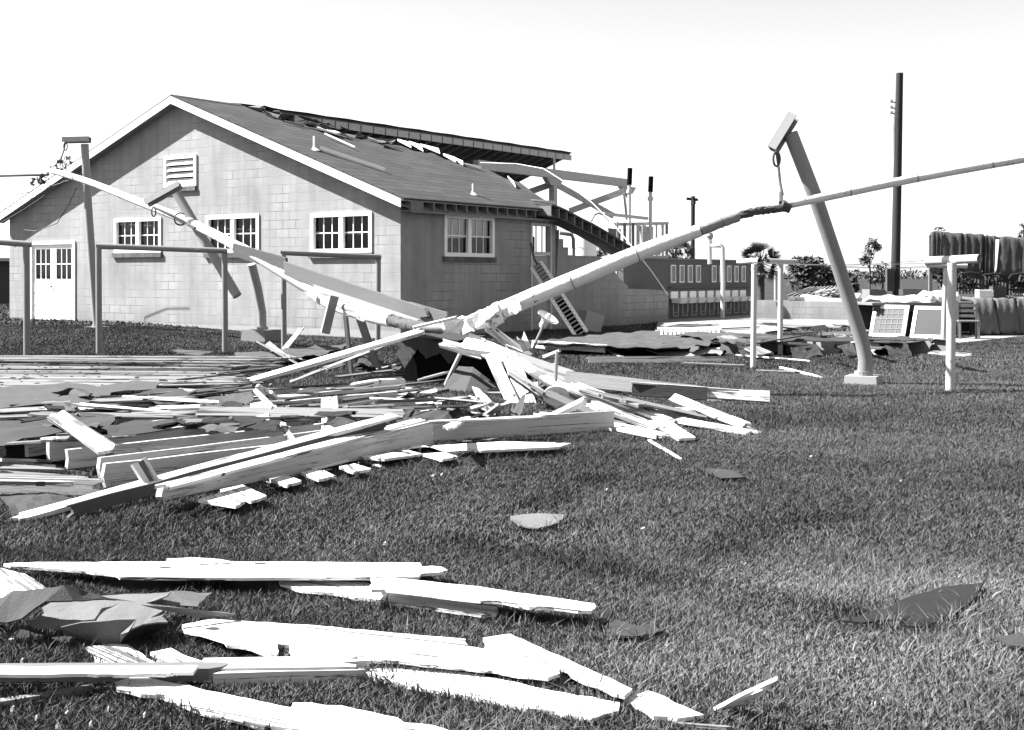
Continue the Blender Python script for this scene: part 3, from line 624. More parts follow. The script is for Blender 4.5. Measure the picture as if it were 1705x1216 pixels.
for px, y0_, y1_, Y in ((1028, 370, 490, 42.2), (1040, 372, 490, 42.4), (1054, 372, 482, 42.6), (1062, 375, 482, 43.2), (1072, 372, 482, 43.4), (1093, 370, 480, 43.4), (1103, 374, 480, 43.6), (1110, 371, 482, 43.8)): vbar(sh, 'stud', px, y0_, y1_, Y, random.choice((.06, .09, .12)), random.choice((RAW, RAW, OLDW, POSTW)))
for a, b in (((1020, 374, 42.2), (1112, 372, 43.8)), ((1005, 356, 42), (1078, 364, 43)), ((1030, 430, 42.2), (1112, 428, 43.8))):
    q = MB(); q.bar(P(*a), P(*b), .08, .1); q.build('rail', RAW, sh)
for x0, x1, ya_, yb_, Y in ((1064, 1088, 376, 412, 43.9), (1012, 1034, 380, 414, 42.9), (1046, 1060, 440, 480, 43)):
    q = MB(); q.prism([P(x0, ya_, Y), P(x1, ya_ + 2, Y), P(x1 - 1, yb_ - 4, Y), P(x0 + 6, yb_, Y)], (0, .04, 0)); q.build('panel', PANEL if x0 != 1012 else OLDW, sh)
# white boiler cylinder and small pipes seen over the stepped wall
c0 = P(975, 460, 41.5); q = MB(); q.tube([(c0.x, c0.y, .05), (c0.x, c0.y, 3.05)], .36, 24); q.tube([(c0.x, c0.y, 3.05), (c0.x, c0.y, 3.15)], [.36, .2], 24); o = q.build('hot_water_tank', ENAM, smooth=True); tag(o, 'tall white hot water tank seen over the stepped broken wall', 'tank')
pipes('door_pipe', 'grey pipe elbow seen through the gap beside the side door', [[(932, 388, 39), (952, 391, 39), (955, 398, 39), (955, 440, 39)]], STEEL, .06)
pipes('bent_conduit', 'bent pale conduit curling over the sagging eave', [[(985, 368, 38), (990, 358, 38.2), (997, 355, 38.4), (1005, 358, 38.6), (1015, 368, 38.8)]], GALV, .03)

# ------------------------------------------------------------------ concrete slab and path to the right
def flat(name, poly, z, th, m):
    w3 = [G(px, py, z) for px, py in poly]; q = MB(); q.prism(w3, (0, 0, -th)); o = q.build(name, m); tag(o, kind='structure'); foot(w3); return o
flat('slab_floor', [(1090, 552), (1200, 556), (1270, 556), (1325, 545), (1420, 541), (1408, 524), (1250, 519), (1100, 524)], .06, .15, LTCONC)
flat('path', [(1455, 569), (1520, 573), (1600, 571), (1760, 553), (1760, 549), (1600, 563), (1500, 564)], .02, .1, LTCONC)

# ------------------------------------------------------------------ T-shaped pipe supports and the fallen steam pipe
def tpole(label, pole, radius, capa, capb, basec, hanger=None, group='bent T-shaped pipe supports', cap_w=.16):
    b0 = pt(pole[0]); t_ = thing('pipe_support', (b0.x, b0.y, b0.z), label, 'pole', group)
    if basec:
        q = MB(); c = b0; s_ = basec[0]; hh = basec[1]; a = .3
        cs = [(c.x + s_ * math.cos(a + k * math.pi / 2), c.y + s_ * math.sin(a + k * math.pi / 2)) for k in range(4)]
        q.hexa([Vector((x, y, c.z - .1)) for x, y in cs] + [Vector((c.x + (x - c.x) * .92, c.y + (y - c.y) * .92, c.z + hh)) for x, y in cs]); q.build('base_block', SHADEW if 'stump' in label else CONC, t_)  # stump block gets a darker grey as painted shade
        foot([(x, y) for x, y in cs])
    q = MB(); q.tube([pt(p) for p in pole], radius, 18); q.build('pole', STEEL if 'right lawn' in label else POLEM, t_, smooth=True)
    if basec: q = MB(); q.tube([b0 + Vector((0, 0, basec[1] - .02)), b0 + Vector((0, 0, basec[1] + .06))], radius * 1.3, 16); q.build('collar', GALV, t_)
    if capa:
        p, r_ = pt(capa), pt(capb); d = (r_ - p).normalized(); n_ = Vector((-.42, -.9, .12)); n_ = (n_ - d * n_.dot(d)).normalized(); u = n_.cross(d)
        if u.z < 0: u = -u
        q = MB()
        def cb(a0, a1, b0_, b1_): q.hexa([x + n_ * nn + u * uu for uu in (b0_, b1_) for x, nn in ((p, a0), (r_, a0), (r_, a1), (p, a1))])
        cb(-.10, .10, .05, .066); cb(.084, .10, -.06, .049); cb(-.10, -.084, -.06, .049)
        q.build('crossarm', POLEM, t_)
    if hanger:
        q = MB(); hp = [pt(p) for p in hanger]; q.tube(hp, .018, 6)
        c = hp[0]; ring = [c + Vector((.045 * math.sin(a), 0, -.09 + .1 * math.cos(a))) for a in [k * math.pi / 6 for k in range(13)]]; q.tube(ring, .016, 6)
        q.build('hanger', RUST, t_, smooth=True)
    return t_
tpole('T-topped steel pole bent above its concrete block on the right lawn, hanger dangling', [(1438, 636, 17.75, 'd'), (1441, 600, 17.75, 'd'), (1436, 572, 17.75, 'd'), (1423, 530, 17.75, 'd'), (1395, 440, 17.7, 'd'), (1360, 335, 17.6, 'd'), (1316, 222, 17.5, 'd')], .098, (1287, 250, 17.5, 'd'), (1322, 193, 17.5, 'd'), (.33, .09), [(1293, 254, 17.4, 'd'), (1296, 275, 17.4, 'd'), (1299, 305, 17.3, 'd'), (1303, 325, 17.2, 'd')])
tpole('slightly leaning T-topped steel pole in front of the white double door', [(162, 550, 32.6, 'd'), (156, 470, 32.5, 'd'), (148, 360, 32.3, 'd'), (141, 240, 32.2, 'd')], .098, (105, 234, 32.1, 'd'), (150, 233, 32.1, 'd'), (.36, .09), [(109, 238, 32.1, 'd'), (106, 252, 32.1, 'd'), (99, 272, 32.2, 'd')])
tpole('snapped lower stump of a pipe support, bent over its concrete block under the fallen pipe', [(437, 565, 29.2, 'd'), (436, 520, 29.2, 'd'), (429, 480, 29.1, 'd'), (419, 440, 28.9, 'd')], .1, None, None, (.5, .22))
tpole('broken-off upper pole with crossarm, hanging tilted on the fallen pipe before the gable windows', [(395, 493, 27.0, 'd'), (362, 437, 27.2, 'd'), (325, 375, 27.4, 'd'), (290, 315, 27.6, 'd')], .1, (243, 340, 27.2, 'd'), (300, 308, 27.2, 'd'), None, [(256, 346, 27.0, 'd'), (285, 360, 26.9, 'd'), (308, 372, 26.8, 'd')])

def smooth_path(pts, n=5):
    out = []; P_ = [Vector(p) for p in pts]
    for i in range(len(P_) - 1):
        p0 = P_[max(i - 1, 0)]; p1 = P_[i]; p2 = P_[i + 1]; p3 = P_[min(i + 2, len(P_) - 1)]
        for k in range(n):
            t = k / n; out.append(.5 * ((2 * p1) + (p2 - p0) * t + (2 * p0 - 5 * p1 + 4 * p2 - p3) * t * t + (3 * p1 - p0 - 3 * p2 + p3) * t ** 3))
    out.append(P_[-1]); return out
pipe = thing('steam_pipe', (P(760, 540, 16.6).x, 16.6, 0), 'long insulated steam pipe hanging across the yard, sagging to the broken pile in its middle', 'pipe')
def pipe_part(nm, rows, m, wob=0.03, bands=0.0, n=16, sm=6):
    pts = smooth_path([P(a, b, c) for a, b, c, _ in rows], sm); rp = []
    for i in range(len(rows) - 1):
        for k in range(sm): t = k / sm; rp.append((rows[i][3] * (1 - t) + rows[i + 1][3] * t) / F * (rows[i][2] * (1 - t) + rows[i + 1][2] * t))
    rp.append(rows[-1][3] / F * rows[-1][2])
    q = MB(); q.tube(pts, rp, n, wob=wob)
    o = q.build(nm, m, pipe, smooth=True)
    if bands:
        q = MB(); acc = 0
        for i in range(1, len(pts)):
            acc += (pts[i] - pts[i - 1]).length
            if acc > bands:
                acc = 0; d = (pts[i] - pts[i - 1]).normalized(); q.tube([pts[i] - d * .006, pts[i] + d * .006], rp[i] * 1.01 + .002, n)
        if q.v: q.build('strap', TICK, o)
    return o
pipe_part('insulation', [(-40, 293, 34, 3.2), (40, 291, 33, 3.2), (80, 290, 32.6, 3.4)], STEEL, .02)
pipe_part('insulation', [(88, 285, 32.4, 5.0), (150, 304, 31, 5.6), (230, 336, 29.3, 6.4), (300, 363, 27.8, 7.2), (350, 387, 26.3, 8), (392, 409, 25.0, 8.6)], CANVAS, .02, .9)
pipe_part('insulation', [(392, 409, 25.0, 8.6), (440, 434, 23.6, 9.2), (500, 472, 21.8, 10), (536, 498, 20.6, 10.4)], CANVAS, .05, .6)
pipe_part('bare_pipe', [(395, 411, 24.9, 5), (520, 487, 21, 6), (600, 520, 18.9, 7.5), (700, 543, 17.2, 7.5), (745, 546, 16.8, 7)], STEEL, .02)
pipe_part('insulation', [(543, 502, 20.4, 10), (580, 516, 19.5, 10.5), (620, 527, 18.5, 11.5), (652, 534, 17.9, 11.5)], CANVAS, .04, .5)
pipe_part('stripped_lagging', [(652, 534, 17.9, 9.5), (690, 543, 17.3, 9.5), (735, 547, 16.9, 9)], RUST, .14, .25)
pipe_part('insulation', [(742, 543, 16.7, 13), (765, 543, 16.6, 15), (790, 536, 16.5, 13), (815, 525, 16.4, 14), (838, 516, 16.3, 15)], CANVAS, .16, sm=4)
pipe_part('insulation', [(838, 516, 16.3, 14.6), (900, 489, 16.2, 14.4), (980, 456, 16.1, 14.2), (1060, 423, 16.1, 13.2), (1120, 400, 16.1, 12), (1165, 384, 16.1, 10.5)], CANVAS, .015, .85)
pipe_part('insulation', [(1165, 384, 16.1, 9.5), (1200, 371, 16.2, 9), (1228, 361, 16.3, 8.5)], GALV, .08, .3)
pipe_part('stripped_lagging', [(1228, 360, 16.3, 6), (1255, 353, 16.4, 6.5), (1285, 349, 16.5, 6), (1312, 345, 16.6, 5.5)], RUST, .3, sm=8)
pipe_part('insulation', [(1308, 342, 16.6, 6.8), (1380, 327, 16.7, 7.2), (1490, 304, 16.9, 7.2), (1600, 283, 17.1, 6.8), (1740, 259, 17.4, 6.4)], CANVAS, .02, .9)
# torn lagging, ragged leaves
for k, (px, py, Y, sz) in enumerate(((108, 276, 32.3, .25), (98, 280, 32.3, .2), (72, 297, 32.6, .25), (62, 305, 32.7, .15), (112, 268, 32.4, .15))):
    q = MB()
    for i in range(14):
        c = P(px, py, Y) + Vector((random.uniform(-sz, sz), random.uniform(-.1, .1), random.uniform(-sz, sz) * .6)); a = [c + Vector([random.uniform(-.09, .09) for _ in range(3)]) for _ in range(3)]; q.prism(a, (0, .01, 0))
    q.build('torn_wrap', RUST, pipe)
for k, (poly, Y) in enumerate((([(770, 530), (800, 522), (835, 520), (840, 540), (820, 556), (812, 540), (790, 548)], 16.15), ([(735, 530), (775, 528), (790, 545), (770, 555), (745, 552)], 16.3), ([(840, 508), (865, 500), (868, 520), (850, 530)], 16.0))):
    SHEET('torn_wrap', None, 0, .05, .008, CANVAS, pipe, seg=.07, mark=False, pts3=[P(a, b, Y + .15 * math.sin(i * 2.1)) for i, (a, b) in enumerate(poly)])
q = MB(); q.tube([P(255, 345, 27), P(285, 358, 26.7), P(312, 372, 26.5), P(325, 380, 26.2)], .03, 6); ring = [P(300, 365, 27.4) + Vector((.13 * math.cos(a), 0.02, .13 * math.sin(a))) for a in [i * math.pi / 8 for i in range(17)]]; q.tube(ring, .018, 6); q.build('clamp', RUST, pipe)
q = MB(); q.tube([P(1300, 322, 17.1), P(1300, 338, 16.8)], .03, 6); q.tube([P(1302, 342, 16.6), P(1316, 346, 16.6)], .075, 10, wob=.15); q.build('clamp', RUST, pipe)

# ------------------------------------------------------------------ clothes-line frames
def frame(name, label, posts, bars, r, m, group, cat='clothesline'):
    b0 = pt(posts[0][0]); t_ = thing(name, (b0.x, b0.y, gz(b0.x, b0.y)), label, cat, group)
    for a, b in posts:
        q = MB(); p = pt(a); q.tube([Vector((p.x, p.y, p.z - .1)), pt(b)], r, 14); q.build('post', m, t_, smooth=True)
    for a, b in bars:
        q = MB(); q.tube([pt(a), pt(b)], r * .95, 14, cap=False); q.tube([pt(a), pt(b)], r * .7, 14, cap=False); q.build('crossbar', m, t_, smooth=True)
    return t_
g1 = 'clothesline frames of pipe in front of the gable'
Ya = G(45, 594).y; Yb = G(165, 590).y; Yc = G(375, 587).y; Yd = G(472, 585).y
frame('clothesline_goalpost', 'grey pipe clothesline frame cut by the left edge, in front of the white double door', [((45, 594, Ya, 'd'), (44, 406, Ya, 'd'))], [((52, 407, Ya, 'd'), (-70, 399, Ya - .2, 'd'))], .062, STEEL, g1)
frame('clothesline_goalpost', 'grey pipe clothesline frame below the first window, the whole goalpost in clear view', [((165, 590, Yb, 'd'), (164, 412, Yb, 'd')), ((375, 587, Yc, 'd'), (374, 422, Yc, 'd'))], [((160, 410, Yb, 'd'), (379, 418, Yc, 'd'))], .058, STEEL, g1)
frame('clothesline_goalpost', 'grey pipe clothesline frame below the third window, half hidden behind the fallen plank', [((473, 585, Yd, 'd'), (472, 423, Yd, 'd')), ((629, 580, Yd + .8, 'd'), (630, 432, Yd + .8, 'd'))], [((468, 421, Yd, 'd'), (634, 428, Yd + .8, 'd'))], .055, STEEL, g1)
g2 = 'white clothesline posts on the right lawn'
Y1 = G(1254, 614).y; Y2 = G(1299, 592).y; Y3 = G(1583, 652).y; Y4 = G(1571, 572).y
frame('clothesline_post', 'thin white clothesline post nearest the fallen boards', [((1254, 614, Y1, 'd'), (1256, 440, Y1, 'd'))], [((1230, 436, Y1 + 1.0, 'd'), (1265, 434, Y1 - .3, 'd'))], .045, POSTW, g2)
frame('clothesline_post', 'thin white clothesline post standing behind the dark fallen roof, left of the bent T-topped pole', [((1299, 592, Y2, 'd'), (1300, 440, Y2, 'd'))], [((1278, 435, Y2 - .5, 'd'), (1326, 436, Y2 + 1, 'd'))], .05, POSTW, g2)
frame('clothesline_post', 'thickest white clothesline post with its crossbar of open pipe, right of the concrete block', [((1582, 652, Y3, 'd'), (1585, 438, Y3, 'd'))], [((1543, 435, Y3 + .4, 'd'), (1631, 431, Y3 - .3, 'd'))], .06, POSTW, g2)
frame('clothesline_post', 'white clothesline post standing behind the thickest one, beside the leaning sash', [((1570, 575, Y4, 'd'), (1575, 446, Y4, 'd'))], [((1542, 442, Y4, 'd'), (1610, 443, Y4, 'd'))], .055, POSTW, g2)
for k, (px, dy) in enumerate(((1242, 0), (1262, 1))): wire('clothesline_wire', sag(P(px, 436, Y1), P(1550 + 70 * k, 433, Y3), .06), .004, WIRE, 'thin slack wire strung between the white clothesline posts', 'wire', group='clothesline wires on the right')
for k in range(2): wire('clothesline_wire', sag(P(1284 + k * 36, 436, Y2), P(1548 + k * 52, 443, Y4), .08), .005, WIRE, 'thin slack wire strung between the white clothesline posts', 'wire', group='clothesline wires on the right')

# ------------------------------------------------------------------ utility poles and lines
b0 = P(1489, 540, 40); up = thing('utility_pole', (b0.x, b0.y, 0), 'tall dark wooden utility pole rising behind the mattress table', 'utility pole', 'utility poles')
tp_ = P(1498, 122, 40); q = MB(); q.tube([(b0.x, b0.y, -.1), b0.lerp(tp_, .5), tp_], [.15, .135, .11], 14, wob=.02); q.build('pole', POLE, up, smooth=True)
q = MB(); q.tube([P(1489, 262, 39.8), P(1489, 215, 39.8), P(1491, 168, 39.8)], [.04, .055, .03], 8); q.build('conduit', GALV, up, smooth=True)
q = MB()
for yy in (171, 181, 190): q.tube([P(1492, yy, 39.75), P(1484, yy - 1, 39.7)], .02, 6); q.lathe([(.001, .1), (.045, .06), (.05, 0), (.001, -.02)], Matrix.Translation(P(1484, yy - 1, 39.7)), 8)
q.build('insulator', STEEL, up)
q = MB(); q.box(-.12, .12, -.1, .1, 0, .7); q.build('switch_box', DARKW, up, M=Matrix.Translation(P(1482, 485, 39.8)))
b1 = P(1153, 500, 95); up2 = thing('utility_pole', (b1.x, b1.y, 0), 'small distant utility pole with a crossarm, beyond the ruined wash wall', 'utility pole', 'utility poles')
q = MB(); q.tube([(b1.x, b1.y, 0), P(1154, 327, 95)], .16, 10); q.build('pole', POLE, up2, smooth=True)
q = MB(); q.bar(P(1143, 331, 95), P(1162, 333, 95), .16, .2); q.bar(P(1154, 337, 94.6), P(1158, 337, 94.6), .3, .3); q.build('crossarm', POLE, up2)
for k, yy in enumerate((170, 180, 189)): wire('power_line', sag(P(1484, yy, 39.7), P(700, yy + 70 + 5 * k, 110), 1.2, 20), .006, GALV, 'faint power line crossing the sky left of the tall pole', 'power line', group='power lines in the sky')
for k, yy in enumerate((322, 352)): wire('power_line', sag(P(1490, yy + 25, 40), P(1800, yy, 60), .3, 10), .006, GALV, 'faint power line running right from the tall pole', 'power line', group='low lines right of the tall pole')
for k, yy in enumerate((262, 273)): wire('power_line', sag(P(-60, yy + 6, 60), P(130, yy - 4, 37), .2, 10), .008, GALV, 'faint service line running to the left roof edge', 'power line', group='service lines at the left')
for k in range(3): wire('service_wire', sag(P(-30, 330 + 28 * k, 34), P(115 - 4 * k, 300, 32.5), .1), .008, WIRE, 'slack service wire dropping from the broken pipe end on the left', 'wire', group='slack wires at the left')
wire('service_wire', [P(128, 312, 35), P(115, 340, 35.5), P(95, 372, 36), P(60, 385, 36), P(40, 383, 36.5)], .012, WIRE, 'dangling wire looping across the gable above the double door', 'wire')

# ------------------------------------------------------------------ trees and far background
def leaves(q, c, rad, n, size, flat_=1.0):
    for _ in range(n):
        d = Vector((random.gauss(0, 1), random.gauss(0, 1), random.gauss(0, 1))).normalized() * (random.random() ** .45)
        p = Vector(c) + Vector((d.x * rad[0], d.y * rad[1], d.z * rad[2])); a = Vector([random.uniform(-1, 1) for _ in range(3)]).normalized(); b = a.orthogonal().normalized() ; s_ = size * random.uniform(.5, 1.3)
        q.add([p - a * s_, p + b * s_ * .45, p + a * s_, p - b * s_ * .45], [(0, 1, 2, 3)])
def tree(label, base, trunk_h, tr, clumps, n, size, m=LEAF, cat='tree', group=None, name='tree'):
    t_ = thing(name, base, label, cat, group); b = Vector(base); q = MB()
    q.tube([b - Vector((0, 0, .1)), b + Vector((tr, 0, trunk_h * .6)), b + Vector((0, tr, trunk_h))], [tr, tr * .8, tr * .6], 8)
    for c, r_ in clumps: q.tube([b + Vector((0, 0, trunk_h * .7)), b + Vector(c)], [tr * .5, tr * .15], 6)
    q.build('trunk', BARK, t_, smooth=True); q = MB()
    for c, r_ in clumps: leaves(q, b + Vector(c), r_, n, size)
    q.build('crown', m, t_); return t_
def gp(px, Y): return ((px - CX) / F * Y, Y, 0)
def bush(label, px, Y, wd, ht, k=9, n=160, size=.3, m=LEAF, name='bush', cat='bush', group=None):
    cl = []
    for i in range(k):
        a = random.uniform(0, 6.28); r_ = random.uniform(.1, .75); cl.append(((math.cos(a) * r_ * wd / 2, math.sin(a) * r_ * wd / 2, ht * random.uniform(.25, .85)), (wd * .24, wd * .24, ht * .2)))
    return tree(label, gp(px, Y), ht * .4, wd * .03, cl, n, size, m, cat, group, name)
gb = 'dark shrubs in the field beyond the slab'
bush('large dark bush in the far field, just left of the bent pole', 1343, 92, 3.6, 2.9, 12, 150, .22, group=gb)
bush('smaller dark bush standing in the far field right behind the bent pole', 1382, 95, 2.6, 2.4, 8, 130, .22, group=gb)
bush('small round bush in the far field right of the bent pole', 1421, 100, 1.8, 1.9, 7, 110, .2, group=gb)
tree('thin windblown young tree with sparse pale leaves in the far field', gp(1447, 80), 2.9, .07, [((0, 0, 3.0), (.45, .4, .5)), ((.25, 0, 3.6), (.4, .4, .35)), ((-.3, 0, 2.5), (.35, .3, .35)), ((.5, 0, 3.3), (.35, .3, .25))], 110, .13, LEAF2)
tree('sparse bare-stemmed shrub leaning against the tall dark pole', gp(1468, 80), 1.6, .08, [((0, 0, 1.9), (.6, .5, .5)), ((.5, 0, 1.4), (.5, .4, .5)), ((-.4, 0, 1.3), (.5, .4, .4))], 90, .15, LEAF2, 'shrub', name='shrub')
for k, (px, Y, wd, ht, lab) in enumerate(((1330, 700, 60, 9, 0), (1510, 600, 40, 8, 0), (1250, 800, 70, 10, 0), (1400, 900, 90, 10, 0))):
    pass
q = MB()
for k in range(46):
    px = 1180 + k * 14 + random.uniform(-5, 5); c = gp(px, 620 + random.uniform(-40, 80)); leaves(q, (c[0], c[1], random.uniform(1.5, 3.0)), (6, 4, random.uniform(2, 3.4)), 60, 1.2)
for k in range(16):
    px = -220 + k * 16; c = gp(px, 320); leaves(q, (c[0], c[1], 3), (4, 3, random.uniform(3, 5)), 60, 1.0)
o = q.build('distant_woods', LEAF2); tag(o, 'low dark line of woods on the horizon', 'woods', kind='stuff')  # paler leaf colour stands in for distance haze
def palm(label, px, Y, ztop, r, n=60, tr=.16):
    x, y, _ = gp(px, Y); t_ = thing('palm_tree', (x, y, 0), label, 'palm tree', 'cabbage palms behind the ruin'); q = MB()
    q.tube([(x, y, -.1), (x + .05, y, ztop * .5), (x, y, ztop)], [tr * 1.2, tr, tr], 10, wob=.06); q.build('trunk', BARK, t_, smooth=True); q = MB()
    for i in range(n):
        a = random.uniform(0, 6.28); el = random.uniform(-.9, 1.35); d = Vector((math.cos(a) * math.cos(el), math.sin(a) * math.cos(el), math.sin(el))); L = r * random.uniform(.55, .75); c = Vector((x, y, ztop)); e = c + d * L
        q.tube([c, e], [.02, .012], 4); sd = d.orthogonal().normalized(); sd.rotate(Matrix.Rotation(random.uniform(0, 6.28), 3, d)); fw = r * .45
        for j in range(13):
            b = (j - 6) / 6 * 1.25; v = (d * math.cos(b) + sd * math.sin(b)) * fw * random.uniform(.8, 1.05) + Vector((0, 0, -.18 * fw * random.random())); pr = v.cross(d.cross(sd)).normalized() * .035 * r
            q.add([e - pr, e + v, e + pr], [(0, 1, 2)])
    q.build('crown', LEAF, t_)
palm('dark cabbage palm left of the thin white clothesline posts', 1266, 62, 2.15, 1.05)
palm('cabbage palm glimpsed through the gap under the sagging eave', 996, 60, 2.35, 1.1)
palm('cabbage palm half hidden behind the tilted pipe, left of the distant pole', 1122, 60, 2.45, 1.05)
bush('treetop showing above the hanging blankets', 1580, 75, 2.2, 4.3, 7, 120, .2)
tree('leafy tree cut off by the right edge, above the blankets', gp(1718, 60), 3.2, .1, [((0, 0, 3.6), (.7, .6, .6)), ((-.3, 0, 2.8), (.6, .5, .5)), ((.3, 0, 4.3), (.5, .5, .4))], 160, .16, LEAF)
# house and trees at the far left edge
c = gp(-22, 60); hb = thing('neighbour_house', (c[0], c[1], 0), 'dark neighbouring house with pale roof edge at the far left edge', 'house')
q = MB(); q.box(c[0] - 6, c[0] + 1.35, c[1], c[1] + 5, 0, 2.2); q.build('wall', DARKW, hb)
q = MB(); q.hexa([Vector(v) for v in ((c[0] - 6.5, c[1] - .5, 2.2), (c[0] + 1.7, c[1] - .5, 2.2), (c[0] + 1.7, c[1] + 2.5, 3.3), (c[0] - 6.5, c[1] + 2.5, 3.3), (c[0] - 6.5, c[1] - .5, 2.35), (c[0] + 1.7, c[1] - .5, 2.35), (c[0] + 1.7, c[1] + 2.5, 3.45), (c[0] - 6.5, c[1] + 2.5, 3.45))]); q.build('roof', PANEL, hb)

# ------------------------------------------------------------------ right background: low wall, heap, table, mattresses, blankets
a = G(1255, 533); b = G(1412, 536); q = MB(); d = (b - a).normalized(); nn = Vector((-d.y, d.x, 0)); M_ = Matrix.Translation(a) @ Matrix((d, nn, Vector((0, 0, 1)))).transposed().to_4x4(); L_ = (b - a).length
q.box(0, L_, 0, .2, -.05, .66); q.box(0, .42 * 3, 0.002, .198, .661, .66 + .02)
o = q.build('low_wall', BLOCKL, M=M_); tag(o, 'low pale block wall left standing beyond the concrete floor', 'wall')
ya_ = 47.0
heap_lab = 'grey board tossed on the heap behind the low block wall'
for k in range(16):
    px = random.uniform(1320, 1440); py = random.uniform(486, 503); dx = random.uniform(15, 45); dy = random.uniform(-12, 10)
    B('broken_board', (px, py, ya_ + random.uniform(-.8, .8), 'd'), (px + dx, py + dy, ya_ + random.uniform(-1, 1), 'd'), random.uniform(.1, .22), .03, random.uniform(0, 90), random.choice((WHITE, OLDW, RAW, DARKW)), (.05, .05), label=heap_lab, group='boards on the far heap', mark=False)
q = MB(); c8 = [P(1312, 494, 48), P(1385, 494, 47), P(1398, 478, 50), P(1350, 480, 51)]; q.prism(c8, (0, 0, -.12)); hp = q.build('roof_panel', OLDW); tag(hp, 'ribbed grey roof panel lying slanted on the far heap', 'roof panel')
q = MB()
for t in range(9): q.bar(c8[0].lerp(c8[1], t / 8) + Vector((0, 0, .03)), c8[3].lerp(c8[2], t / 8) + Vector((0, 0, .03)), .06, .06)
q.build('rib', OLDW, hp)
q = MB(); c8 = [P(1340, 495, 45.6), P(1420, 497, 45.6), P(1424, 505, 45.2), P(1345, 506, 45.2)]; q.prism(c8, (0, 0, -.3)); o = q.build('rubble_base', CONC); tag(o, 'grey broken slab carrying the far heap of boards', 'rubble')
for lab, px, py, Y in (('grey hollow block with three dark cores on the heap, left of the tall pole', 1449, 498, 44), ('white hollow block lying on the table left of the pillows', 1536, 491, 33.5), ('white hollow block lying on the table between the clothesline posts', 1562, 491, 33.5)):
    wd = 22 / F * Y; hh = 10 / F * Y; c = P(px, py + 5, Y); q = MB(); q.box(-wd / 2, wd / 2, 0, .2, 0, hh); M_ = Matrix.Translation(c); bt = q.build('concrete_block', CONC, M=M_); tag(bt, lab, 'concrete block', 'hollow concrete blocks')
    q = MB()
    for i in range(3): x = -wd / 2 + wd * (i + .5) / 3; q.box(x - wd * .11, x + wd * .11, -.006, .0, hh * .25, hh * .75)
    q.build('core_shade_plate', TAR, bt, local=True)  # flat black plates painted as the shaded hollows of a solid block
# table with mattresses
TY = 31.6
tb = thing('trestle_table', tuple(G(1550, 562)), 'long dark table loaded with bedding behind the white clothesline posts', 'table')
tb0 = G(1455, 561); tb1 = G(1745, 559); ddir = (tb1 - tb0).normalized(); nrm = Vector((-ddir.y, ddir.x, 0)); TL = (tb1 - tb0).length
TMt = Matrix.Translation(tb0) @ Matrix((ddir, nrm, Vector((0, 0, 1)))).transposed().to_4x4()
q = MB(); q.box(-.05, TL, -.02, 1.5, .78, .84); q.build('tabletop', OLDW, tb, M=TMt)
for x in (.1, 1.3, 2.6, 3.9):
    for y in (.08, 1.35): q = MB(); q.box(x, x + .1, y, y + .1, 0, .778); q.build('leg', DARKW, tb, M=TMt)
q = MB(); q.box(0.0, TL, 1.3, 1.34, .05, .775); q.build('back_board', DARKW, tb, M=TMt)
q = MB(); q.box(0.0, TL, 0.03, .07, .62, .777); q.build('apron', DARKW, tb, M=TMt)
def slab_path(name, prof, x0, x1, th, M, m, label, cat, group=None, nseg=8, wav=.02):
    """a soft sheet: profile in (y,z) swept along x with ripples"""
    q = MB(); n = len(prof); nv = []
    for i in range(nseg + 1):
        t = i / nseg; x = x0 + (x1 - x0) * t
        for j, (y, z) in enumerate(prof): nv.append(Vector((x + random.uniform(-.01, .01), y + (random.uniform(-.05, .05) if j in (0, n - 1) else 0) + wav * math.sin(i * 1.9 + j * .7), z + wav * .5 * math.sin(i * 1.3 + j))))
    q.v = nv
    for i in range(nseg):
        for j in range(n - 1): q.f.append((i * n + j, (i + 1) * n + j, (i + 1) * n + j + 1, i * n + j + 1))
    me = bpy.data.meshes.new(name); me.from_pydata([tuple(v) for v in q.v], [], q.f); bm = bmesh.new(); bm.from_mesh(me); bmesh.ops.recalc_face_normals(bm, faces=bm.faces); bmesh.ops.solidify(bm, geom=bm.faces[:], thickness=th); bm.to_mesh(me); bm.free()
    me.polygons.foreach_set('use_smooth', [True] * len(me.polygons)); me.materials.append(m); o = bpy.data.objects.new(name, me); finish(o, M, None); tag(o, label, cat, group); return o
def drape_prof(top, out, down, n=10):
    pr = [(.9, top), (.5, top + .02), (.2, top + .01)]
    for k in range(n + 1): t = k / n; pr.append((.02 - out * math.sin(t * 1.9) , top - down * t ** 1.4 if t < 1 else top - down))
    return pr
gmt = 'mattresses hung over the table edge'
xs_ = [2.62, 3.2, 3.75]
for k, (x, lab) in enumerate(zip(xs_, ('pale mattress draped over the table edge, leftmost of the three', 'pale mattress draped over the table edge, in the middle of the three', 'pale mattress draped over the table edge, rightmost by the picture edge'))):
    slab_path('mattress', drape_prof(.95, .28 - .04 * k, .88), x - .02, x + .5, .09, TMt, TICK, lab, 'mattress', gmt, 8, .025)
slab_path('bed_sheet', [(.1, .86), (.3, .95), (.6, .93), (.9, 1.0), (1.3, .9)], .3, 1.9, .05, TMt, FABR, 'crumpled white sheet spread on the table between the clothesline posts', 'sheet', None, 12, .05)
slab_path('pillow', [(.1, .9), (.2, 1.08), (.5, 1.12), (.8, 1.02), (.95, .9)], 1.55, 2.35, .08, TMt, FABR, 'white pillow heaped on the table right of the thickest post', 'pillow', None, 10, .05)
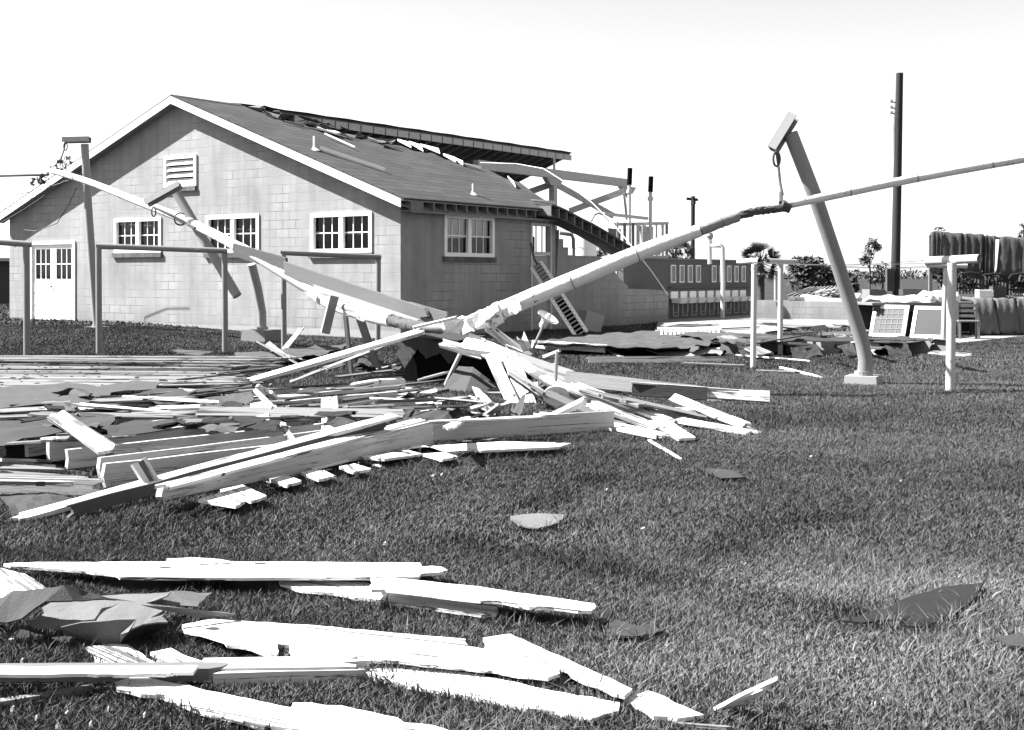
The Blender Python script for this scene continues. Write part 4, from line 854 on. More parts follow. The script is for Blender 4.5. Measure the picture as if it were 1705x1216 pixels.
# blankets on a rail
RY = 33.5; r0 = P(1549, 390, RY); r1 = P(1760, 402, RY - .6)
rk = thing('drying_rail', (r0.x, r0.y, 0), 'wooden drying rail on posts behind the bedding table', 'drying rail')
q = MB(); q.tube([r0, r1], .035, 8); q.build('rail', OLDW, rk)
for t in (.0, .49, .98): p = r0.lerp(r1, t); q = MB(); q.bar((p.x, p.y, 0), (p.x, p.y, p.z - .03), .08, .08); q.build('post', OLDW, rk)
rd = (r1 - r0); RL = rd.length; rx = rd.normalized(); ry = Vector((-rx.y, rx.x, 0)).normalized(); RM = Matrix.Translation(r0) @ Matrix((rx, ry, rx.cross(ry))).transposed().to_4x4()
gbk = 'blankets drying on the rail'
for k, (x0, x1, d, lab) in enumerate(((.03, .30, 1.0, 'dark narrow blanket at the left end of the drying rail'), (.24, .80, .98, 'ribbed grey blanket next to the left end of the drying rail'), (.82, 1.32, 1.1, 'grey striped blanket in the middle of the drying rail'), (1.34, 1.62, 1.02, 'dark blanket hanging just left of the gap in the row on the rail'), (1.72, 2.42, 1.15, 'wide pale grey blanket right of the gap in the row on the rail'), (2.44, 3.2, 1.05, 'grey blanket on the drying rail cut by the right edge'))):
    yy = .06; pr = [(-yy - .1, -d), (-yy - .07, -d * .66), (-yy - .02, -d * .33), (-yy, -.06), (-.03, .045), (.03, .045), (yy, -.06), (yy + .03, -d * .4), (yy + .06, -d * .85)]
    slab_path('blanket', pr, x0, x1, .02, RM, BLANKET, lab, 'blanket', gbk, 9, .03)
# sashes leaning on the table
for lab, x0, x1, yb_, yt, dark in (('white window sash of wired panes leaning on the left end of the table', 1447, 1506, 561, 509, 0), ('white window sash with dark panes leaning on the table, right one of the pair', 1515, 1573, 563, 511, 1)):
    a = G(x0, yb_); b = G(x1, yb_ + 2); c = P(x1 - 3, yt, b.y + .25); d = P(x0 + 5, yt - 1, a.y + .25)
    X = (b - a); Wd = X.length; X.normalize(); Yv = ((d - a) - X * (d - a).dot(X)); Ht = Yv.length; Yv.normalize(); Zv = X.cross(Yv); M_ = Matrix.Translation(a) @ Matrix((X, Yv, Zv)).transposed().to_4x4(); t = .09
    q = MB(); q.box(0, Wd, 0, t, -.02, .02); q.box(0, Wd, Ht - t, Ht, -.02, .02); q.box(0, t, t, Ht - t, -.02, .02); q.box(Wd - t, Wd, t, Ht - t, -.02, .02); s_ = q.build('window_sash', TRIM, M=M_); tag(s_, lab, 'window sash', 'window sashes leaning on the table')
    q = MB(); q.box(t, Wd - t, t, Ht - t, -.004, .004); q.build('pane', DGLASS if dark else GREYW, s_, local=True)
    if not dark:
        q = MB()
        for k in range(1, 5): u = t + (Wd - 2 * t) * k / 5; q.box(u - .008, u + .008, t, Ht - t, -.012, .012)
        for k in range(1, 5): u = t + (Ht - 2 * t) * k / 5; q.box(t, Wd - t, u - .009, u + .009, -.014, .014)
        q.build('glazing_bar', SHADEW, s_, local=True)
# slatted chair
ch = G(1597, 566); c_ = thing('slatted_chair', tuple(ch), 'dark slat-back wooden chair standing beside the draped mattresses', 'chair'); cm = Matrix.Translation(ch) @ Matrix.Rotation(R(-12), 4, 'Z')
for x, y, hh in ((0, 0, .42), (.42, 0, .42), (0, .4, .86), (.42, .4, .86)): q = MB(); q.box(x, x + .045, y, y + .045, 0, hh); q.build('leg', OLDW, c_, M=cm)
q = MB(); q.box(-.01, .47, -.01, .398, .422, .455); q.build('seat', OLDW, c_, M=cm)
q = MB()
for z in (.52, .64, .76): q.box(.047, .418, .405, .43, z, z + .07)
q.build('backrest', OLDW, c_, M=cm)
# bed ends standing on the table
for k, (px, py, lab) in enumerate(((1655, 492, 'arched dark metal bed end standing on the table behind the draped mattresses'), (1615, 490, 'dark metal bed end half hidden by the blankets above the pillow'), (1700, 492, 'dark metal bed end standing at the right edge of the picture'))):
    c = P(px, py, 32.6); q = MB(); wd = .34; ht = .55
    q.tube([c + Vector((-wd, 0, 0)), c + Vector((-wd, 0, ht * .7)), c + Vector((-wd * .7, 0, ht * .95)), c + Vector((0, 0, ht)), c + Vector((wd * .7, 0, ht * .95)), c + Vector((wd, 0, ht * .7)), c + Vector((wd, 0, 0))], .03, 8); o = q.build('bed_end', CLOTHD, smooth=True); tag(o, lab, 'bed end', 'metal bed ends')
    q = MB()
    for i in range(-3, 4): q.tube([c + Vector((i * wd / 4, 0, .0)), c + Vector((i * wd / 4, 0, ht * .9))], .016, 6)
    q.tube([c + Vector((-wd, 0, .15)), c + Vector((wd, 0, .15))], .02, 6); q.build('rod', CLOTHD, o)
    q = MB(); leaves(q, c + Vector((0, .12, .25)), (.3, .06, .2), 60, .1); q.build('tangled_cloth', CLOTHD, o)
for k in range(7):
    a = P(1688 + k * 4, 492, 32.5); b = P(1700 + k * 5, 458 + k * 3, 32.9); q = MB(); q.bar(a, b, .05, .03); o = q.build('lath', random.choice((OLDW, DARKW, RAW))); tag(o, 'lath leaning in the bundle on the bedding table by the right edge', 'lath', 'laths on the bedding table')
for lab, px, py, Y, w_, d_, h_, m in (('small dark crate on the table behind the hollow blocks', 1520, 496, 33.0, .5, .4, .22, DARKW), ('pale flat box on the left end of the table', 1478, 500, 32.6, .6, .5, .1, PANEL), ('dark bundle box under the table between the two leaning sashes', 1510, 556, 32.6, .25, .3, .5, DARKW), ('white carton on the table in front of the bed ends', 1642, 497, 32.2, .35, .3, .22, FABR), ('dark open crate on the table beside the white carton', 1664, 497, 32.2, .32, .3, .3, DARKW), ('weathered crate on the heap beside the tall dark pole', 1462, 500, 41.5, .6, .5, .35, OLDW)):
    c = P(px, py, Y); q = MB(); t_ = .03; x_ = w_ / 2; q.box(-x_, x_, 0, d_, 0, t_); q.box(-x_, x_, 0, t_, t_, h_); q.box(-x_, x_, d_ - t_, d_, t_, h_); q.box(-x_, -x_ + t_, t_, d_ - t_, t_, h_); q.box(x_ - t_, x_, t_, d_ - t_, t_, h_)
    for zq in (.3, .65): q.box(-x_ - .01, x_ + .01, -.012, -.001, h_ * zq, h_ * zq + .05)
    o = q.build('crate', m, M=Matrix.Translation(c) @ Matrix.Rotation(random.uniform(-.3, .3), 4, 'Z')); tag(o, lab, 'crate')
# a white marker post in the far field
q = MB(); q.tube([gp(1291, 70), P(1291, 452, 70)], .07, 8); o = q.build('marker_post', POSTW); tag(o, 'small white marker post in the far field by the palm', 'post')

# ------------------------------------------------------------------ fallen roof on the right (felt over boards) in front of the slab
fr_ = thing('fallen_roof', tuple(G(1130, 575)), 'flattened piece of felt-covered roof lying along the foot of the broken wall', 'fallen roof')
SHEET('felt', [(885, 572), (950, 562), (1010, 556), (1090, 551), (1165, 556), (1200, 566), (1180, 574), (1120, 582), (1060, 580), (1000, 577), (940, 575)], .2, .04, .01, FELTL, fr_, seg=.3)
SHEET('felt', [(1120, 556), (1190, 552), (1255, 556), (1300, 560), (1290, 570), (1220, 570), (1180, 564)], .26, .05, .01, FELTL, fr_, seg=.3)
SHEET('felt', [(1075, 588), (1110, 580), (1200, 577), (1205, 588), (1150, 594)], .08, .05, .01, OLDW, fr_, seg=.3)
for k in range(9):
    px = 885 + k * 36; B('sheathing_plank', (px, 577 + random.uniform(-3, 6), .06), (px + random.uniform(70, 120), 579 + random.uniform(-4, 8), .08), .18, .025, random.uniform(-15, 15), random.choice((OLDW, SHEATH, WHITE)), (.1, .1), fr_)
B('eave_plank', (885, 573, .14), (1010, 581, .14), .16, .025, 70, WHITE, (.03, .1), fr_)
dr = thing('dark_fallen_roof', tuple(G(1400, 590)), 'long low fallen roof edge with dark torn felt lying across the lawn behind the concrete block', 'fallen roof')
SHEET('felt', [(1200, 566), (1230, 557), (1300, 560), (1370, 562), (1440, 562), (1500, 560), (1578, 566), (1572, 569), (1480, 571), (1400, 568), (1310, 568), (1230, 570)], [.26, .3, .27, .3, .27, .3, .26, .22, .27, .24, .28, .24], .025, .01, FELT, dr, seg=.3)
for k in range(12):
    px = 1200 + k * 31; B('rafter', (px, 588 + random.uniform(-1, 3), .0), (px + random.uniform(34, 50), 588 + random.uniform(-2, 4), .02), .24, .04, 90 + random.uniform(-14, 14), random.choice((PANEL, DARKW, DARKW, SHADEW)), (.05, .08), dr, base=True)
B('eave_plank', (1310, 589, 0), (1572, 586, 0), .2, .03, 92, SHADEW, (.04, .02), dr, base=True)
for k, (x0, x1) in enumerate(((1225, 1262), (1310, 1360), (1395, 1425), (1470, 1510))):
    SHEET('felt', [(x0, 571), (x1, 570), (x1 + 10, 594), (x0 + 14, 596)], [.25, .26, .02, .03], .05, .01, FELT, dr, seg=.15)
# louvred white piece and bits on slab
q0 = G(1095, 551, .3); q1 = G(1200, 551, .3); lv = MB(); dd = (q1 - q0); 
lvt = thing('louvre_panel', tuple(G(1150, 550)), 'white louvred shutter panel lying on the slab before the wash wall', 'louvre')
M_ = Matrix.Translation(q0 - Vector((0, 0, .2))) @ Matrix.Rotation(R(-6), 4, 'Z') @ Matrix.Rotation(R(55), 4, 'X'); Lq = dd.length
q = MB(); q.box(0, Lq, 0, .05, 0, .05); q.box(0, Lq, .25, .3, 0, .05); q.build('frame', TRIM, lvt, M=M_)
for k in range(14): q = MB(); x = .06 + k * (Lq - .15) / 13; q.box(x, x + .05, .052, .248, .0, .04); q.build('slat', TRIM, lvt, M=M_)
wl = 'loose pale board scattered on the concrete floor and lawn near the thin posts'
for a, b, wd, m in (((1000, 576, .05), (1051, 603, .02), .11, WHITE), ((1140, 605, .05), (1240, 609, .03), .1, SHEATH), ((1230, 592, .04), (1345, 601, .04), .16, WHITE), ((1190, 548, .1), (1260, 545, .1), .2, OLDW), ((1260, 538, .1), (1400, 545, .1), .15, OLDW), ((1205, 560, .3), (1275, 590, .1), .3, SHEATH), ((1300, 612, .03), (1365, 628, .02), .06, WHITE), ((1265, 617, .02), (1330, 620, .03), .2, SHEATH), ((1030, 594, .03), (1075, 600, .02), .09, OLDW), ((1240, 575, .3), (1330, 560, .35), .12, DARKW), ((1280, 553, .12), (1330, 548, .12), .2, DARKW)):
    B('loose_board', a, b, wd, .025, random.uniform(-10, 10), m, (.06, .06), label=wl, group='loose boards round the thin posts')
for k in range(22):
    px = random.uniform(1110, 1560); py = random.uniform(535, 592); L_ = random.uniform(15, 70)
    B('slat', (px, py, random.uniform(.05, .3)), (px + L_, py + random.uniform(-4, 6), random.uniform(.05, .3)), random.uniform(.05, .16), .02, random.uniform(-50, 50), random.choice((SHEATH, WHITE, OLDW, DARKW, DARKW)), (.08, .2), label='broken slat strewn over the fallen roofing and slab behind the thin posts', cat='slat', group='slats strewn over the fallen roofing', mark=False)
B('channel_board', (978, 606, .0), (1208, 605, .0), .12, .05, 80, WHITE, (.03, .08), base=True, label='long straight white board on edge, lying on the lawn below the fallen felt roof')

# ladder, box at the side door
ldt = thing('ladder', tuple(P(940, 565, 33)), 'perforated steel ladder-like rail leaning against the side door', 'ladder')
a = P(893, 441, 34.2); b = P(969, 558, 32.2); dr_ = (b - a).normalized(); sd = Vector((0.95, -0.3, .25)).normalized(); sd = (sd - dr_ * sd.dot(dr_)).normalized(); wd = .15
for s_ in (-1, 1): q = MB(); q.bar(a + sd * wd * s_, b + sd * wd * s_, .09, .05, sd.cross(dr_)); q.build('side_rail', TRIM, ldt)
for k in range(20): p = a.lerp(b, (k + .5) / 20); q = MB(); q.bar(p - sd * wd, p + sd * wd, .06, .04); q.build('rung', PANEL, ldt)
bkn = sd.cross(dr_).normalized(); bkn = bkn if bkn.y > 0 else -bkn
q = MB(); q.bar(a + bkn * .05, b + bkn * .05, wd * 1.9, .01, bkn); q.build('hole_dark_plate', TAR, ldt)  # black plate added so the gaps between rungs read as dark holes
q = MB(); q.prism([a + sd * -.2, a + sd * .2, a.lerp(b, .5) + sd * .12, a.lerp(b, .5) - sd * .12], (.02, .03, 0)); q.build('cover_plate', SHADEW, ldt)
c = G(978, 553); q = MB(); cm = Matrix.Translation(c + Vector((0, 0, .03))) @ Matrix.Rotation(R(28), 4, 'Z') @ Matrix.Rotation(R(16), 4, 'Y'); t = .03
q.box(-.28, .28, -.22, .22, 0, t); q.box(-.28, -.28 + t, -.22, .22, t, .5); q.box(.28 - t, .28, -.22, .22, t, .5); q.box(-.28 + t, .28 - t, -.22, -.22 + t, t, .5); q.box(-.28 + t, .28 - t, .22 - t, .22, t, .5)
o = q.build('crate', PANEL, M=cm); tag(o, 'open pale box tipped over at the foot of the broken wall beside the ladder', 'crate')
q = MB(); q.hexa([Vector(v) for v in ((-.04, -.04, 0), (.04, -.04, 0), (.04, .04, 0), (-.04, .04, 0), (-.1, -.1, .35), (.1, -.1, .35), (.1, .1, .35), (-.1, .1, .35))])
wire('cable', [P(884, 405, 34.4), P(889, 430, 34.3), P(900, 450, 34.2), P(905, 480, 34), P(912, 470, 34)], .03, WIRE, 'black cable dangling in the side doorway', 'cable')

# ------------------------------------------------------------------ collapsed roof section at the left
cr = thing('collapsed_roof', tuple(G(330, 740)), 'collapsed wooden roof section lying upside down at the left, rafters up, sheathing and felt torn', 'fallen roof')
# pale sheathing planks of the flat far part
n = 36
for k in range(n):
    t = k / (n - 1); yl = 593 + 54 * t ** 1.25; yr = yl + random.uniform(-1.5, 2.5) + 3 * (1 - t); xr_ = 455 - 50 * t + random.uniform(-35, 25)
    zz = .15 + random.uniform(-.012, .02) + .03 * math.sin(t * 9)
    seg_ = [(-90 + random.uniform(-30, 20), xr_)] if random.random() < .45 else [(-90, random.uniform(120, 320)), (None, xr_)]
    last = None
    for x0, x1 in seg_:
        x0 = last + 2 if x0 is None else x0; last = x1
        yy0 = yl + (yr - yl) * (x0 + 90) / 540; yy1 = yl + (yr - yl) * (x1 + 90) / 540
        B('sheathing_plank', (x0, yy0, zz), (x1, yy1, zz + random.uniform(-.015, .03)), .21, .022, random.uniform(-3, 2), SHEATH, (.05, .3), cr, wob=.012)
SH = lambda *a, **k: SHEET('felt', *a, parent=cr, **k)
SH([(-30, 648), (60, 641), (110, 636), (160, 641), (225, 634), (268, 638), (262, 647), (190, 654), (165, 664), (140, 670), (60, 674), (-30, 682)], .26, .015, .008, FELTL, seg=.3)
SH([(205, 657), (262, 650), (330, 646), (420, 640), (418, 650), (330, 655), (280, 664), (150, 672), (180, 664)], .24, .03, .008, FELT, seg=.3)
SH([(290, 690), (310, 672), (360, 660), (418, 650), (424, 664), (416, 672), (400, 680), (340, 690)], [.22, .25, .3, .34, .3, .26, .22, .2], .02, .008, FELTL)
SH([(-30, 703), (60, 700), (130, 690), (205, 692), (180, 706), (100, 720), (40, 730), (-30, 745)], .24, .03, .008, FELT, seg=.3)
SH([(160, 712), (260, 690), (360, 690), (330, 702), (240, 722), (190, 726)], .22, .02, .008, FELT, seg=.3)
SH([(390, 588), (470, 582), (590, 572), (560, 585), (480, 600), (400, 598)], .1, .03, .008, FELTL)
SH([(300, 668), (430, 655), (560, 648), (600, 655), (520, 668), (380, 678)], .16, .05, .008, FELT)
SH([(650, 690), (690, 676), (760, 688), (800, 700), (740, 708), (680, 704)], .1, .06, .008, FELT)
SH([(560, 650), (640, 640), (700, 655), (660, 664), (600, 664)], .08, .04, .008, OLDW)
for a, b, wd, m in (((-40, 688, .24), (165, 676, .22), .26, SHEATH), ((-40, 697, .24), (270, 684, .2), .22, SHEATH), ((60, 690, .25), (290, 694, .22), .22, SHEATH), ((130, 674, .3), (325, 691, .2), .1, WHITE), ((160, 668, .28), (300, 664, .25), .14, SHEATH), ((210, 661, .26), (340, 668, .3), .08, WHITE), ((250, 643, .22), (380, 640, .2), .2, SHEATH), ((280, 640, .22), (420, 632, .2), .1, SHEATH), ((300, 632, .2), (430, 620, .2), .08, OLDW), ((260, 680, .25), (345, 677, .25), .2, WHITE), ((-40, 707, .2), (60, 702, .2), .18, OLDW), ((380, 612, .2), (470, 603, .15), .14, SHEATH), ((360, 622, .2), (460, 612, .15), .16, SHEATH), ((380, 604, .2), (490, 596, .15), .1, WHITE)):
    B('sheathing_plank', a, b, wd, .02, random.uniform(-8, 8), m, (.1, .25), cr, wob=.012)
for a, b, hh, m in (((44, 730), (430, 678), .15, RAW), ((80, 737), (500, 688), .15, RAW), ((110, 748), (570, 701), .15, RAW), ((166, 762), (610, 708), .15, RAW), ((174, 772), (650, 720), .17, RAW), ((190, 690), (520, 655), .13, RAW), ((330, 676), (610, 645), .13, RAW), ((420, 672), (660, 652), .13, RAW), ((560, 678), (690, 664), .13, RAW)):
    B('rafter', (a[0], a[1], .20), (b[0], b[1], .21), hh, .045, 90 + random.uniform(-5, 2), m, (.02, .03), cr, drop=hh / 2)
    if a[0] < 180: foot([G(a[0], a[1] + 22), G(b[0], b[1] + 25), G(b[0], b[1] + 5), G(a[0], a[1] + 5)])
B('rafter', (128, 772, .06), (285, 764, .1), .1, .03, 80, OLDW, (.02, .2), cr, base=True)
B('fascia_plank', (38, 862, .03), (656, 693, .34), .09, .03, 12, WHITE, (.1, .03), cr)
for k in range(64):
    px = random.uniform(-10, 410); t = random.random(); py = 597 + 45 * t; w_ = random.uniform(3, 10) * (.7 + .5 * t); hh = random.uniform(.8, 2.2)
    c_ = [G(px + dx * w_, py + dy * hh, .215 + .02 * t) for dx, dy in ((-.5, .1), (-.1, -.5), (.5, -.2), (.3, .5))]; q = MB(); q.prism(c_, (0, 0, -.006)); q.build('knot_mark', FELTD, cr)  # dark flat chips added as nail and knot marks on the sheathing
B('fascia_plank', (110, 852, .06), (640, 709, .27), .075, .03, 84, DARKW, (.1, .03), cr)  # dark strip drawn as the shaded underside of the white plank above
B('eave_beam', (268, 823, .12), (716, 721, .15), .08, .05, 84, RAW, (.05, .03), cr, taper=2.5)
B('eave_beam', (716, 739, .0), (1021, 720, .0), .2, .055, 86, RAW, (.03, .02), cr, base=True)
B('cap_plank', (270, 812, .2), (700, 700, .24), .10, .02, 6, WHITE, (.05, .1), cr)
B('cap_plank', (716, 703, .22), (900, 695, .22), .1, .02, 0, WHITE, (.05, .05), cr)
B('lower_beam', (-30, 826, .0), (166, 830, .0), .13, .05, 84, RAW, (.02, .05), cr, base=True)
B('lower_beam', (-30, 803, .12), (120, 806, .12), .05, .03, 0, WHITE, (.02, .1), cr)
for k in range(8): B('broken_lath', (-20 + random.uniform(-10, 30), 764 + 4 * k, .05 + .01 * k), (80 + random.uniform(-30, 50), 768 + 4 * k + random.uniform(-4, 4), .06), .07, .02, random.uniform(-20, 20), random.choice((SHEATH, OLDW, WHITE)), (.1, .2), cr)
SH([(-30, 740), (40, 740), (100, 750), (130, 775), (60, 770), (-30, 768)], .03, .03, .008, TAR)  # black sheet standing in for the shaded cavity under the rafters
SH([(0, 826), (60, 818), (130, 836), (100, 852), (20, 856)], .03, .03, .008, FELT)
B('cross_plank', (92, 691, .42), (178, 748, .22), .14, .025, 20, WHITE, (.04, .08), cr)
B('cross_plank', (230, 768, .26), (254, 808, .1), .12, .03, 35, WHITE, (.01, .01), cr)
B('cross_plank', (100, 690, .3), (125, 725, .22), .09, .02, 0, WHITE, (.06, .03), cr)
B('cross_plank', (425, 650, .45), (455, 680, .3), .05, .02, 0, WHITE, (.03, .03), cr)
B('cross_plank', (455, 678, .25), (488, 738, .18), .05, .03, 10, WHITE, (.03, .03), cr)
B('cross_plank', (432, 672, .3), (434, 716, .18), .16, .03, 10, WHITE, (.03, .03), cr)
B('cross_plank', (549, 664, .3), (551, 718, .17), .16, .03, 10, WHITE, (.03, .03), cr)
B('cross_plank', (440, 648, .35), (460, 668, .2), .2, .03, 20, WHITE, (.08, .03), cr)
B('long_plank', (330, 686, .28), (670, 690, .24), .15, .025, 25, SHEATH, (.03, .02), cr)
B('long_plank', (380, 681, .28), (560, 681, .26), .06, .02, 0, DARKW, (.03, .1), cr)
B('long_plank', (405, 664, .2), (592, 655, .16), .08, .03, 10, WHITE, (.03, .05), cr)
B('long_plank', (490, 652, .16), (600, 648, .16), .1, .03, 10, RAW, (.03, .05), cr)
for pl in ([(365, 815), (402, 806), (444, 826), (418, 834)], [(330, 832), (372, 818), (408, 832), (392, 842)], [(440, 795), (470, 788), (502, 800), (478, 808)], [(500, 786), (530, 780), (560, 792), (530, 798)], [(565, 777), (590, 772), (618, 780), (590, 786)], [(500, 772), (545, 760), (580, 765), (520, 780)], [(668, 746), (705, 741), (762, 760), (736, 765)], [(600, 760), (660, 750), (700, 756), (640, 764)], [(720, 742), (840, 735), (952, 738), (930, 744), (800, 750)], [(640, 752), (720, 744), (800, 748), (700, 756)]):
    TR('sheathing_tip', pl, .09, .02, WHITE, cr)
for k in range(12):
    px = random.uniform(560, 780); py = random.uniform(662, 694); B('broken_lath', (px, py, .05), (px + random.uniform(40, 110), py + random.uniform(-14, 12), random.uniform(.05, .15)), random.uniform(.04, .1), .02, random.uniform(-40, 40), random.choice((SHEATH, WHITE, OLDW, DARKW)), (.05, .15), cr)

for k in range(92):
    t = random.random(); px = random.uniform(-20, 640); py = 648 + 95 * random.random() * (1 - px / 1000); L_ = random.uniform(25, 150); sl_ = -.10 * L_ * random.uniform(.2, 1.4)
    B('broken_slat', (px, py, random.uniform(.16, .27)), (px + L_, py + sl_ + random.uniform(-4, 6), random.uniform(.14, .28)), random.uniform(.02, .07), .015, random.uniform(-50, 50), random.choice((SHEATH, SHEATH, RAW, OLDW, OLDW, DARKW, DARKW)), (.06, .2), cr, mark=False)
for k in range(16):
    px = random.uniform(-10, 560); py = random.uniform(655, 715); a_ = random.uniform(14, 45)
    SHEET('torn_felt', [(px, py), (px + a_ * 1.2, py - 5), (px + a_ * 2.4, py - 2), (px + a_ * 2, py + 5), (px + a_ * .8, py + 6)], [random.uniform(.2, .3) for _ in range(5)], .03, .006, random.choice((FELT, FELTL, FELTD)), cr, seg=.12, mark=False)
for k in range(26):
    px = random.uniform(300, 960); py = random.uniform(740, 800) - max(0, (px - 500)) * .06; L_ = random.uniform(12, 45)
    B('wood_splinter', (px, py, .03), (px + L_, py + random.uniform(-8, 8), .04), random.uniform(.01, .03), .01, random.uniform(-40, 40), random.choice((WHITE, SHEATH, OLDW)), (.02, .05), mark=False, label='small pale splinter in the grass along the lower edge of the wreckage', cat='splinter', group='splinters below the wreckage') if k % 2 else None
# ------------------------------------------------------------------ centre pile
pc = G(722, 640); bxm = Matrix.Translation(pc) @ Matrix.Rotation(R(-24), 4, 'Z')
pier = thing('tarred_box', tuple(pc), 'black tarred box standing in the middle of the pile under the sagging pipe', 'box')
q = MB(); q.box(-.46, .38, 0, .75, -.05, .62); q.build('body', TAR, pier, M=bxm)
q = MB(); q.prism([(-.5, -.05, .64), (.4, -.05, .60), (.43, .8, .63), (-.5, .8, .66)], (0, 0, .02)); q.build('lid', FELT, pier, M=bxm); foot([bxm @ Vector(v) for v in ((-.46, 0, 0), (.38, 0, 0), (.38, .75, 0), (-.46, .75, 0))])
Yp = 17.0
o = SHEET('bent_sheet', None, 0, .008, .01, FELTL, seg=.25, mark=False, pts3=[P(735, 655, 16.6), P(762, 610, 16.8), P(790, 612, 16.6), P(835, 655, 16.3), P(812, 668, 16.0), P(770, 664, 16.2)], label='bent grey sheet sliding off the black tarred box to the right', cat='sheet')
o = SHEET('shadow_sheet', None, 0, .05, .01, TAR, seg=.2, mark=False, pts3=[P(768, 592, 17.1), P(830, 590, 17.1), P(880, 620, 16.9), P(900, 670, 16.9), P(820, 690, 17.0), P(775, 640, 17.1)], label='black sheet standing in for the shadow inside the pile right of the tarred box', cat='roofing felt')  # black sheet painted as the shadow gap behind the leaning boards
WB = 'white'
def D(lab, a, b, wd, th, roll, m=WHITE, jag=(.03, .05), **k): return B('plank', a, b, wd, th, roll, m, jag, label=lab, cat='plank', mark=k.pop('mark', True), **k)
D('broad grey plank lying along the pipe, lower pale length ending at the pile', (474, 447, 22.2, 'd'), (708, 528, 17.3, 'd'), .25, .04, 97, GREYW, (.02, .15))
D('short dark upper length of plank lying on the pipe below the middle window', (390, 416, 24.8, 'd'), (478, 442, 22.3, 'd'), .26, .04, 97, DARKW, (.1, .05))
D('torn pale plank end wedged on the pipe near the house corner', (682, 512, 17.8, 'd'), (745, 530, 16.9, 'd'), .16, .03, 97, GREYW, (.12, .1))
D('thin dark slat squeezed under the broad grey plank along the pipe', (520, 478, 21, 'd'), (700, 538, 17.4, 'd'), .1, .03, 70, OLDW, (.1, .1))
D('short grey channel hanging down from the pipe, left of two props', (556, 493, 19.4, 'd'), (541, 555, 19.4, 'd'), .14, .06, 60, GALV, (.01, .01))
D('narrow dark post propping the pipe over the lawn', (575, 525, 18.9, 'd'), (586, 628, 18.9, 'd'), .07, .05, 20, OLDW, (.02, .02))
D('leaning grey plank propped under the pipe right of the narrow dark post', (600, 532, 18.3, 'd'), (628, 612, 18.9, 'd'), .15, .04, 25, SHADEW, (.02, .02))
D('long white batten rising from the collapsed roof to the torn pipe lagging', (392, 642, 16.0, 'd'), (702, 552, 16.3, 'd'), .10, .05, 30, WHITE, (.05, .05))
D('thin white batten under the long rising one, leaning the same way', (484, 635, 17.2, 'd'), (648, 572, 16.6, 'd'), .04, .03, 0, WHITE, (.03, .05))
D('thin white strip bent over the torn lagging towards the tilted pipe', (690, 545, 16.2, 'd'), (762, 528, 16.0, 'd'), .05, .03, 20, WHITE, (.03, .05))
q = MB(); a, b = G(588, 645, .15), G(670, 637, .15); q.tube(smooth_path([a, a.lerp(b, .5) + Vector((0, 0, .02)), b]), .055, 12, wob=.04); o = q.build('pipe_piece', CANVAS, smooth=True); tag(o, 'short broken length of white lagged pipe lying on the grass left of the black box', 'pipe'); foot([a + Vector((0, -.08, 0)), b + Vector((0, -.08, 0)), b + Vector((0, .08, 0)), a + Vector((0, .08, 0))])
D('broad pale beam descending right from the pipe towards the lower lamp', (838, 590, 16.0, 'd'), (952, 628, 15.7, 'd'), .17, .05, 78, RAW, (.05, .03))
D('long pale beam on edge behind the dark one, reaching right over the lawn', (942, 629, 15.6, 'd'), (1205, 660, 15.3, 'd'), .17, .05, 78, RAW, (.02, .05))
D('beam end with dark left half, lying lowest of the long beams', (1053, 648, 15.0, 'd'), (1178, 656, 14.9, 'd'), .15, .05, 76, DARKW, (.01, .02))  # left length of the beam in the dark wood tone
D('white right-hand end of the dark beam, its clean cut tip on the grass', (1178, 655, 14.95, 'd'), (1281, 661, 14.9, 'd'), .13, .05, 66, WHITE, (.01, .01))
D('thin white edge strip on top of the dark beam', (1050, 637, 15.0, 'd'), (1250, 652, 14.95, 'd'), .06, .02, 0, WHITE, (.01, .1))
D('wide white plank leaning upright beside the black box, rightmost of three', (848, 590, 15.7, 'd'), (884, 684, 15.1, 'd'), .19, .03, 35, WHITE, (.02, .03))
D('wide white plank leaning upright beside the black box, middle of three', (816, 588, 15.8, 'd'), (864, 694, 15.0, 'd'), .15, .03, 35, WHITE, (.02, .03))
D('shorter white plank leaning upright beside the black box, leftmost of three', (790, 654, 15.5, 'd'), (832, 698, 15.0, 'd'), .16, .03, 30, WHITE, (.12, .03))
D('thin upright white stake between the leaning planks and the lower lamp', (893, 636, 15.4, 'd'), (893, 682, 15.2, 'd'), .05, .03, 20, WHITE, (.02, .02))
D('white batten leaning left to right in front of the lower lamp shade', (903, 702, .05), (973, 668, .28), .1, .05, 30, WHITE, (.03, .02))
D('big white board with a nailed block, right under the torn lagging', (770, 565, 16.3, 'd'), (850, 600, 15.8, 'd'), .24, .04, 40, WHITE, (.1, .06))
D('white board jutting left over the black box top', (735, 572, 16.2, 'd'), (805, 592, 16.0, 'd'), .12, .04, 60, WHITE, (.05, .05))
D('white plank running down from the tilted pipe behind the upper lamp', (803, 535, 16.6, 'd'), (865, 590, 16.2, 'd'), .1, .04, 20, WHITE, (.03, .05))
D('dark slat lying behind the plank under the tilted pipe', (815, 548, 16.9, 'd'), (890, 600, 16.4, 'd'), .14, .03, 20, OLDW, (.05, .08))
D('upright torn white splinter left of the upper lamp stem', (866, 556, 16.5, 'd'), (878, 582, 16.4, 'd'), .12, .02, 60, WHITE, (.14, .02))
fan = 'white splintered board fanned out to the right from the foot of the black box'
